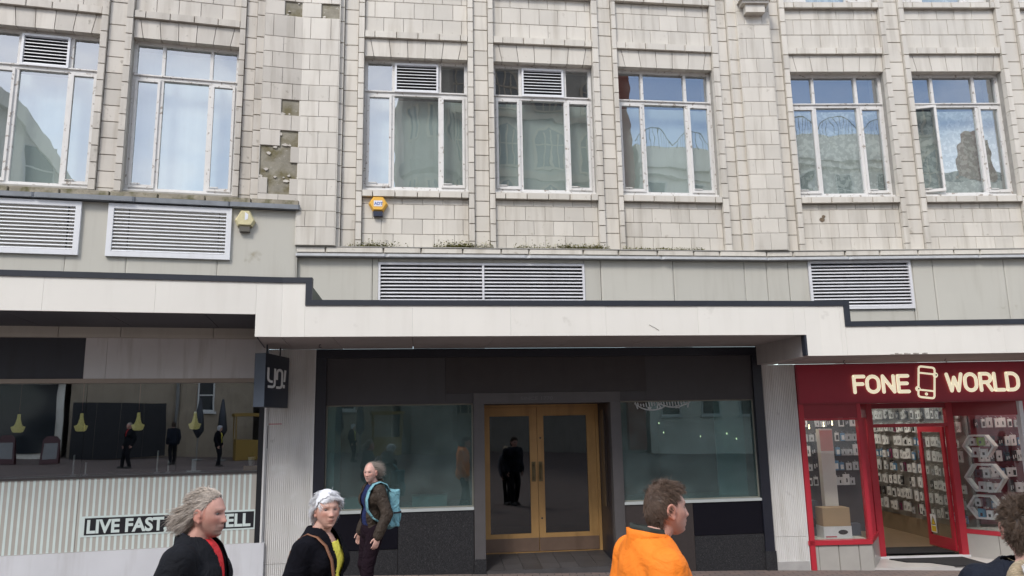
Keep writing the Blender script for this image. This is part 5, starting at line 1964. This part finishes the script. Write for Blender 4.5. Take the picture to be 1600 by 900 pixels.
strap = [(.165, -.175, .95), (.165, -.168, 1.10), (.155, -.155, 1.24), (.145, -.125, 1.35), (.138, -.075, 1.425), (.135, -.02, 1.455), (.132, .045, 1.435), (.132, .105, 1.385), (.135, .150, 1.30), (.14, .168, 1.20), (.145, .175, 1.08), (.15, .178, .96)]
band(strap, .030, .006, (1, 0, 0)).obj('strap', leather, HB, True)
MB().frame(-.028, .028, -.006, .006, -.026, .026, .009).obj('buckle', mat('bright_buckle', (.75, .72, .66), .25, metal=1), HB).location = (.1475, .184, 1.105)
bgm = MB().ellipsoid((.215, .03, .83), (.055, .19, .15), 20, 14)
bgm.obj('bag_body', leather, HB, True)

# --- man with the turquoise rucksack
HAIR3 = hair_mesh([.30, .30, .09, .03, .012, -.03, -.06, -.07], 1500, lambda p: .065 + .05 * (p[0] < 0), .0013, (.33, .28, .24),
                  lambda p: (-.6 + p[0] * 4, -.9, -.15), lift=.30, grav=.35, seed=12, jitter=.25, segs=7, cap=1.02, var=.3)
brown_j = mat('brown_waxed_jacket', (.040, .029, .021), .65, var=.25, scale=8, bump=.3, bscale=200, spec=.25, wrinkle=.035)
plaid = mat('blue_plaid', (.020, .028, .085), .85, var=.4, scale=26, spec=.1, wrinkle=.02)
P = dict(label='balding man in brown jacket and blue shirt, glancing at the camera', at=(-1.655, 9.03), face=(-.82, -.57), head_z=1.495, turn=38, nod=-2, roll=0,
         skin=(.56, .33, .27), brow=(.22, .16, .13), brow_a=.6, jaw=(.30, .20, .17), hair=HAIR3, gaze=.5, voxel=.0055, build=.93,
         joints={'elL': (-.265, -.07, 1.10), 'wrL': (-.27, .05, .86), 'elR': (.25, -.06, 1.10), 'wrR': (.24, .05, .87)})
T3, H3, J3 = person(P)
garment(P, T3, 'shirt', plaid, .010, ('torso',), .012, lambda c: (c[:, 2] > .80) & (c[:, 2] < 1.45), .004, thick=.003)
garment(P, T3, 'jacket', brown_j, .022, ('torso', 'arms'), .010, lambda c: (c[:, 2] > .76) & (c[:, 2] < 1.49) & ~((c[:, 1] > .02) & (np.abs(c[:, 0]) < .075 + .015 * np.sin(c[:, 2] * 9))) & ~((c[:, 2] > 1.45) & (np.hypot(c[:, 0], c[:, 1]) < .075)), .010, 5.0)
garment(P, T3, 'trousers', mat('plum_trousers', (.014, .008, .012), .9, var=.15, spec=.08, wrinkle=.03), .018, ('legs',), .011, None, .008, 2.0)
collar(T3, 'jacket_collar', brown_j, .100, .094, 1.42, 1.505, 45, 315, dip=.045)
shoes(T3, J3)
RS = thing('rucksack', 'turquoise rucksack worn by the man in the brown jacket', 'rucksack', 'W')
RS.matrix_world = T3.matrix_world.copy()
turq = mat('turquoise_fabric', (.19, .40, .46), .8, var=.12, scale=9, bump=.3, bscale=120, spec=.2, wrinkle=.05)
mb = MB().box(-.135, .135, -.30, -.165, .93, 1.37).ellipsoid((0, -.23, 1.05), (.15, .09, .16), 20, 14)
me = remeshed(mb, .010, 8, 'pack_body')
cloth_noise(me, .008, seed=8)
smooth_shade(me)
me.materials.clear()
me.materials.append(turq)
link('pack_body', me, RS)
mb = MB().ellipsoid((0, -.315, 1.06), (.115, .045, .12), 16, 12)
mb.obj('pocket', turq, RS, True)
for sd in (-1,):
    st = [(sd * .115, -.165, 1.36), (sd * .125, -.11, 1.445), (sd * .13, -.03, 1.475), (sd * .135, .055, 1.45), (sd * .14, .115, 1.38), (sd * .145, .15, 1.27), (sd * .16, .145, 1.16), (sd * .185, .08, 1.06), (sd * .19, -.04, .99), (sd * .15, -.17, .97)]
    band(st, .062, .012, (1, 0, 0)).obj('shoulder_strap', turq, RS, True)
band([(-.165, -.20, 1.10), (-.17, -.25, 1.10), (-.15, -.31, 1.10), (0, -.335, 1.10), (.15, -.31, 1.10), (.17, -.25, 1.10)], .022, .005, (0, 0, 1)).obj('black_webbing', black_m, RS)

# --- man in the orange jacket
HAIR4 = hair_mesh([.066, .076, .062, .040, .026, -.020, -.075, -.085], 6500, lambda p: .022 + .02 * max(0, min(1, (p[2] + .02) /   .12)), .0012, (.105, .066, .045),
                  lambda p: (p[0] * 3, .55, -.35 if p[2] < .06 else .0), lift=.40, grav=.4, seed=21, jitter=.22, segs=5, cap=1.05, var=.45, clump=.016)
orange = mat('orange_softshell', (.84, .215, .018), .7, var=.05, scale=6, bump=.12, bscale=400, spec=.25, wrinkle=.013)
olive = mat('dark_olive_collar', (.020, .026, .022), .8, var=.1)
P = dict(label='man in bright orange jacket with dark collar, looking right', at=(.640, 3.79), face=(.965, .26), head_z=1.662, head_y=.085, turn=-2, nod=2,
         skin=(.56, .31, .24), brow=(.20, .12, .08), brow_a=.6, jaw=(.42, .26, .22), hair=HAIR4, build=1.06, head_scale=(1.0, 1.02, 1.02))
T4, H4, J4 = person(P)
garment(P, T4, 'jacket', orange, .032, ('torso', 'arms'), .009, lambda c: (c[:, 2] > .74) & (c[:, 2] < 1.475), .007, 9.0)
garment(P, T4, 'trousers', MATS['black_trousers'], .014, ('legs',), .014, None, .004)
collar(T4, 'jacket_collar', orange, .090, .080, 1.39, 1.512, 8, 352, cy=-.012, dip=.035, thick=.008)
collar(T4, 'inner_collar', olive, .078, .069, 1.45, 1.532, 8, 352, cy=-.010, dip=.035)
shoes(T4, J4)

# --- man seen from behind in a navy jacket
HAIR5 = hair_mesh([.066, .070, .060, .040, .026, -.03, -.080, -.095], 6000, lambda p: .026 + .012 * max(0, min(1, (p[2] + .02) / .12)), .0013, (.105, .070, .048),
                  lambda p: (p[0] * 5, -.2, .2 if p[2] > .05 else -.5), lift=.42, grav=.3, seed=31, jitter=.34, segs=5, cap=1.055, var=.45, clump=.014)
navy_j = mat('navy_jacket', (.009, .012, .021), .75, var=.12, scale=10, bump=.3, bscale=260, spec=.2, wrinkle=.02)
P = dict(label='man in navy jacket seen from behind at the right edge', at=(2.205, 3.40), face=(.25, .97), head_z=1.635, turn=0, nod=3,
         skin=(.52, .31, .25), hair=HAIR5, build=1.1, head_scale=(1.06, 1.04, 1.04))
T5, H5, J5 = person(P)
garment(P, T5, 'jacket', navy_j, .036, ('torso', 'arms'), .010, lambda c: (c[:, 2] > .74) & (c[:, 2] < 1.475), .007, 13.0)
garment(P, T5, 'trousers', MATS['black_trousers'], .014, ('legs',), .014, None, .004)
collar(T5, 'jacket_collar', navy_j, .125, .112, 1.40, 1.475, 30, 330, dip=.03, thick=.010)
shoes(T5, J5)

# --- fair-haired child with a white hair band
HAIR6 = hair_mesh([.062, .062, .050, .015, -.015, -.05, -.085, -.09], 2200, lambda p: .11, .0017, (.52, .42, .28),
                  lambda p: tuple((np.array((0, -.085, .085)) - p) * 9), lift=.10, grav=.0, seed=41, jitter=.06, segs=7, cap=1.045, var=.25, clump=.02)
P = dict(label='fair-haired child with white hair band at the bottom right corner', at=(2.06, 3.20), face=(.2, .98), head_z=1.425, turn=0, nod=0,
         skin=(.55, .34, .27), hair=HAIR6, build=.9, voxel=.007)
T6, H6, J6 = person(P)
garment(P, T6, 'coat', mat('grey_coat', (.10, .10, .12), .8), .026, ('torso', 'arms'), .012, lambda c: (c[:, 2] > .6) & (c[:, 2] < 1.475), .006, 17.0)
garment(P, T6, 'trousers', MATS['black_trousers'], .012, ('legs',), .014, None, .003)
shoes(T6, J6)
scr = MB()
for k in range(22):
    a = k * 2 * math.pi / 22
    c = Vector((.034 * math.cos(a), 0, .034 * math.sin(a)))
    scr.ellipsoid(c, (.015 + .004 * math.sin(k * 2.3), .014 + .004 * math.cos(k * 1.7), .015), 8, 6)
me = remeshed(scr, .005, 2, 'hair_band')
smooth_shade(me)
me.materials.clear()
me.materials.append(mat('white_scrunchie', (.78, .78, .80), .8, var=.05))
o = link('hair_band', me, T6)
o.matrix_local = H6 @ Matrix.Translation((0, -.095, .098)) @ Matrix.Rotation(R(-45), 4, 'X')
tail = MB()
rt_ = random.Random(5)
for k in range(160):
    a, r_ = rt_.uniform(0, 6.28), rt_.uniform(0, .022)
    x_, z_ = r_ * math.cos(a), r_ * math.sin(a)
    tail.tube([(x_, -.092, .095 + z_), (x_ * 1.8, -.125, .112 + z_ * 1.5), (x_ * 2.4, -.155, .08 + z_ * 2), (x_ * 2.6, -.165, -.02 + z_), (x_ * 1.6, -.16, -.13 + z_)], .0035, 4, rs=[.003, .004, .004, .003, .001])
o = tail.obj('pony_tail', mat('fair_hair', (.50, .40, .27), .5, var=.2, scale=90), T6, True)
o.matrix_local = H6.copy()

# ================================================================== the far side of the street, behind the photographer (seen in the glass)
stone_t = mat('tan_stone', (.33, .27, .20), .85, var=.14, scale=1.5, streak=.2, bump=.3, bscale=12)
stone_g = mat('gothic_sandstone', (.26, .235, .20), .85, var=.15, scale=1.5, streak=.25, bump=.3, bscale=12)
brick_r = mat('red_brick', (.23, .075, .05), .85, var=.15, scale=3)
stucco = mat('cream_stucco', (.74, .71, .63), .7, var=.05, scale=1, streak=.15)
grey_c = mat('grey_concrete', (.22, .22, .21), .8, var=.1, streak=.2)
slate_r = mat('slate_roof', (.07, .075, .085), .6, var=.15)
pane_o = mat('far_pane', (.03, .035, .04), .08, var=0)
sash_w = mat('white_sash', (.6, .6, .58), .5, var=.04)
OY = -18.0


def opp(name, label, x0, x1, h, m, depth=10):
    xc = (x0 + x1) / 2
    T = thing(name, label, 'building', 'W', (xc, OY, ground_z(xc, OY)))
    MB().box(x0 - xc, x1 - xc, -depth, 0, -.6, h).obj('wall', m, T)
    return T, xc


def owin(T, x, z, w_, h, m=sash_w, arch=False, surround=None):
    if arch:
        pts = [(-w_ / 2, 0), (-w_ / 2, h * .62), (-w_ * .36, h * .82), (0, h), (w_ * .36, h * .82), (w_ / 2, h * .62), (w_ / 2, 0)]
        o = MB().prism([(p[0] * 1.22, p[1] * 1.1 - .05 * h) for p in pts], .0, .10).obj('window', surround or m, T)
        MB().prism(pts, .101, .105).obj('pane', pane_o, o)
        b = MB()
        for k in (-1, 0, 1):
            b.box(k * w_ / 4 - .04, k * w_ / 4 + .04, .106, .15, 0, h * (.95 if k == 0 else .82))
        b.box(-w_ / 2, w_ / 2, .106, .15, h * .5, h * .5 + .08)
        b.obj('tracery', surround or m, o)
    else:
        o = MB().frame(-w_ / 2, w_ / 2, .0, .09, 0, h, .07).box(-w_ / 2 - .08, w_ / 2 + .08, .0, .16, -.12, -.001).obj('window', m, T)
        MB().box(-w_ / 2 + .07, w_ / 2 - .07, .002, .03, .07, h - .07).obj('pane', pane_o, o)
        MB().box(-w_ / 2 + .07, w_ / 2 - .07, .031, .06, h * .5 - .03, h * .5 + .03).obj('glazing_bar', m, o)
    o.location = (x, 0, z)
    return o


xc = -15.5
T = thing('corner_block', 'tall pale corner block behind the photographer, left end', 'building', 'W', (xc, OY, ground_z(xc, OY)))
MB().prism([(-8.5, -.6), (8.3, -.6), (8.3, 11.5), (7.0, 13.6), (5.2, 15.8), (4.0, 16.8), (-8.5, 16.8)], -10, 0).obj('wall', stucco, T)
for z in (5.2, 8.6, 12.0):
    for k in range(5):
        owin(T, -7.2 + k * 3.4, z, 1.3, 2.1)
MB().box(-8.7, 3.9, 0, .55, 16.2, 16.8).prism([(8.3, 11.5), (8.5, 11.8), (5.3, 16.2), (4.0, 16.8), (4.0, 16.2), (5.2, 15.5), (7.0, 13.2)], 0, .5).obj('cornice', stucco, T)
MB().box(-8.5, 8.5, .0, .35, 3.1, 4.2).obj('shop_lintel', grey_c, T)
for k in range(4):
    MB().box(-8.2 + k * 4.2, -4.6 + k * 4.2, .0, .06, .0, 3.0).obj('shop_window', pane_o, T)

T, xc = opp('stone_building', 'low tan stone building behind the photographer', -6.95, 1.0, 10.6, stone_t)
for z in (5.6, ):
    for k in range(4):
        owin(T, -2.9 + k * 1.9, z, .95, 1.9)
owin(T, 1.75, 2.1, .8, 1.6)
MB().tube([(.45, .12, -.2), (.45, .12, 10.4)], .07, 8).obj('downpipe', grey_c, T)
MB().box(-4.0, 4.0, 0, .3, 10.1, 10.6).obj('cornice', stone_t, T)
hoard = thing('hoarding', 'black painted hoarding boards across the street', 'hoarding', 'W', (-4.9, OY + .9, ground_z(-4.9, OY)))
for k in range(4):
    MB().box(-1.9 + k * .95, -.96 + k * .95, -.03, .03, 0, 2.45).obj('board', black_m, hoard)
for k, (x, lab) in enumerate(((-1.7, 'closed dark parasol across the street, left of the pair'), (-.7, 'closed dark parasol across the street, right of the pair'))):
    T_ = thing('parasol', lab, 'parasol', 'W', (x, OY + 2.2, ground_z(x, OY + 2.2)), group='closed parasols')
    MB().lathe([(.05, 0), (.22, .3), (.16, 1.0), (.05, 1.75), (.01, 1.8)], (0, 0, 1.0), 12).obj('canopy', cap_m, T_, True)
    MB().tube([(0, 0, .05), (0, 0, 2.8)], .025, 8).lathe([(.25, 0), (.25, .05)], n=16).obj('pole', grey_c, T_)
single('market_stall', MB().box(-.7, .7, -.4, .4, 0, .9).box(-.8, .8, -.5, .5, 2.0, 2.15).tube([(-.7, -.4, .9), (-.7, -.4, 2)], .03).tube([(.7, -.4, .9), (.7, -.4, 2)], .03).tube([(.7, .4, .9), (.7, .4, 2)], .03).tube([(-.7, .4, .9), (-.7, .4, 2)], .03),
       mat('ochre_paint', (.26, .16, .03), .7), 'ochre kiosk stall across the street', 'stall', 'W', (.6, OY + 2.0, ground_z(.6, OY + 2)))

T, xc = opp('gothic_building', 'tall gothic sandstone building behind the photographer', 1.9, 15.2, 23.5, stone_g)
for z in (2.2, 12.6, 16.2):
    for k in range(4):
        owin(T, -3.9 + k * 2.75, z, 1.7, 2.7, arch=True, surround=stone_t)
for k in range(4):
    owin(T, -3.9 + k * 2.75, 7.4, 1.7, 2.4, surround=stone_t)
    owin(T, -3.9 + k * 2.75, 19.9, 1.5, 2.3, arch=True, surround=stone_t)
for z in (5.9, 11.4, 15.5, 19.2):
    MB().box(-6.6, 6.6, 0, .22, z, z + .35).obj('string_course', stone_t, T)
n8 = [(1.5, 0), (1.5, 5.6), (1.7, 5.7), (1.7, 6.1), (1.5, 6.2), (1.5, 11.2), (1.72, 11.3), (1.72, 11.9), (1.5, 12), (1.5, 15.3), (1.75, 15.5), (1.75, 16.1), (1.5, 16.2), (1.5, 22.5), (1.8, 22.7), (1.8, 23.2), (1.4, 23.3), (.06, 28)]
MB().lathe(n8, (-5.6, .3, -.4), 8).obj('turret', stone_g, T)
for z in (12.7, 16.9):
    for k in range(3):
        a = R(90 + (k - 1) * 45)
        o = MB().frame(-.38, .38, -.03, .05, 0, 1.9, .1).box(-.28, .28, -.02, .01, .1, 1.8).obj('turret_window', [stone_t], T)
        o.location = (-5.6 + 1.42 * math.cos(a), .3 + 1.42 * math.sin(a), z)
        o.rotation_euler = (0, 0, a - R(90))
        q = MB().box(-.27, .27, .012, .03, .11, 1.79).obj('pane', pane_o, o)
MB().prism([(-4, 23.5), (4, 23.5), (0, 28)], -.5, .05).obj('gable', stone_g, T)
MB().box(5.6, 6.66, .0, .3, 0, 23.5).obj('brick_bay', brick_r, T)
MB().add([(-6.6, 0, 23.5), (6.6, 0, 23.5), (6.6, -6, 28.5), (-6.6, -6, 28.5)], [(0, 1, 2, 3)]).obj('roof', slate_r, T)

T, xc = opp('stucco_building', 'cream stucco building with wire roof railing behind the photographer', 15.6, 25.6, 18.6, stucco)
for z in (2.2, 6.4, 10.4, 14.0):
    for k in range(4):
        owin(T, -3.7 + k * 2.5, z, 1.2, 2.2)
MB().box(-5.1, 5.1, 0, .6, 16.9, 17.25).box(-5.05, 5.05, 0, .35, 16.5, 16.899).obj('cornice', stucco, T)
MB().box(-5.0, 5.0, 0, .15, 13.2, 13.4).obj('string_course', stucco, T)
for k in range(4):
    x0 = -5 + k * 2.5
    a = MB().tube([(x0 + 2.5 * t / 12, .0, 18.7 + 1.0 * math.sin(math.pi * t / 12)) for t in range(13)], .03, 5)
    for t in range(1, 12):
        a.tube([(x0 + 2.5 * t / 12, .0, 18.5), (x0 + 2.5 * t / 12, 0, 18.7 + 1.0 * math.sin(math.pi * t / 12))], .015, 4)
    a.obj('wire_railing', cap_m, T)
T, xc = opp('terrace_house', 'lower cream terrace with chimney stack behind the photographer', 25.9, 38.0, 15.8, stucco)
for z in (2.2, 6.0, 9.6, 12.8):
    for k in range(4):
        owin(T, -4.6 + k * 3.0, z, 1.2, 2.0)
MB().box(-6.1, 6.1, 0, .5, 15.2, 15.8).obj('cornice', stucco, T)
MB().box(-1.2, .5, -2.5, -1.5, 15.8, 19.2).box(-.9, -.5, -2.2, -1.8, 19.201, 19.9).box(-.2, .2, -2.2, -1.8, 19.201, 20.0).obj('chimney', brick_r, T)
MB().add([(-6, -.3, 15.8), (6, -.3, 15.8), (6, -4, 18.0), (-6, -4, 18.0)], [(0, 1, 2, 3)]).obj('roof', slate_r, T)

# sandwich boards and passers-by on the far side
for k, (x, lab) in enumerate(((-8.9, 'arched sandwich board across the street, left of two'), (-7.4, 'arched sandwich board across the street, right of two'))):
    T = thing('sandwich_board', lab, 'sign', 'W', (x, OY + 3.2, ground_z(x, OY + 3.2)), R(8), group='sandwich boards')
    for sd in (1, -1):
        o = MB().prism([(-.32, 0), (.32, 0), (.30, .95), (.18, 1.12), (-.18, 1.12), (-.30, .95)], -.015, .015).obj('board', mat('maroon_gloss', (.06, .012, .015), .4), T)
        o.location = (0, sd * .2, 0)
        o.rotation_euler = (sd * R(10), 0, 0)
        q = MB().box(-.24, .24, .016, .02, .2, .82).obj('poster', mat('dull_poster', (.22, .22, .22), .6), o)
for src, (x, y), rz, lab in ((T1, (-4.6, -12.5), 1.2, 'passer-by in a dark jacket across the street, walking left'), (T5, (-2.9, -13.5), 2.9, 'passer-by in navy across the street near the downpipe'), (T2, (-1.2, -12.8), -1.0, 'grey-haired passer-by across the street near the parasols')):
    c = src.copy()
    COL.objects.link(c)
    c.matrix_world = Matrix.Translation((x, y, ground_z(x, y))) @ Matrix.Rotation(rz, 4, 'Z') @ Matrix.Scale(src.matrix_world.to_scale()[0], 4)
    tag(c, lab, 'person', 'passers-by across the street')
    for ch in src.children:
        d = ch.copy()
        COL.objects.link(d)
        d.parent = c
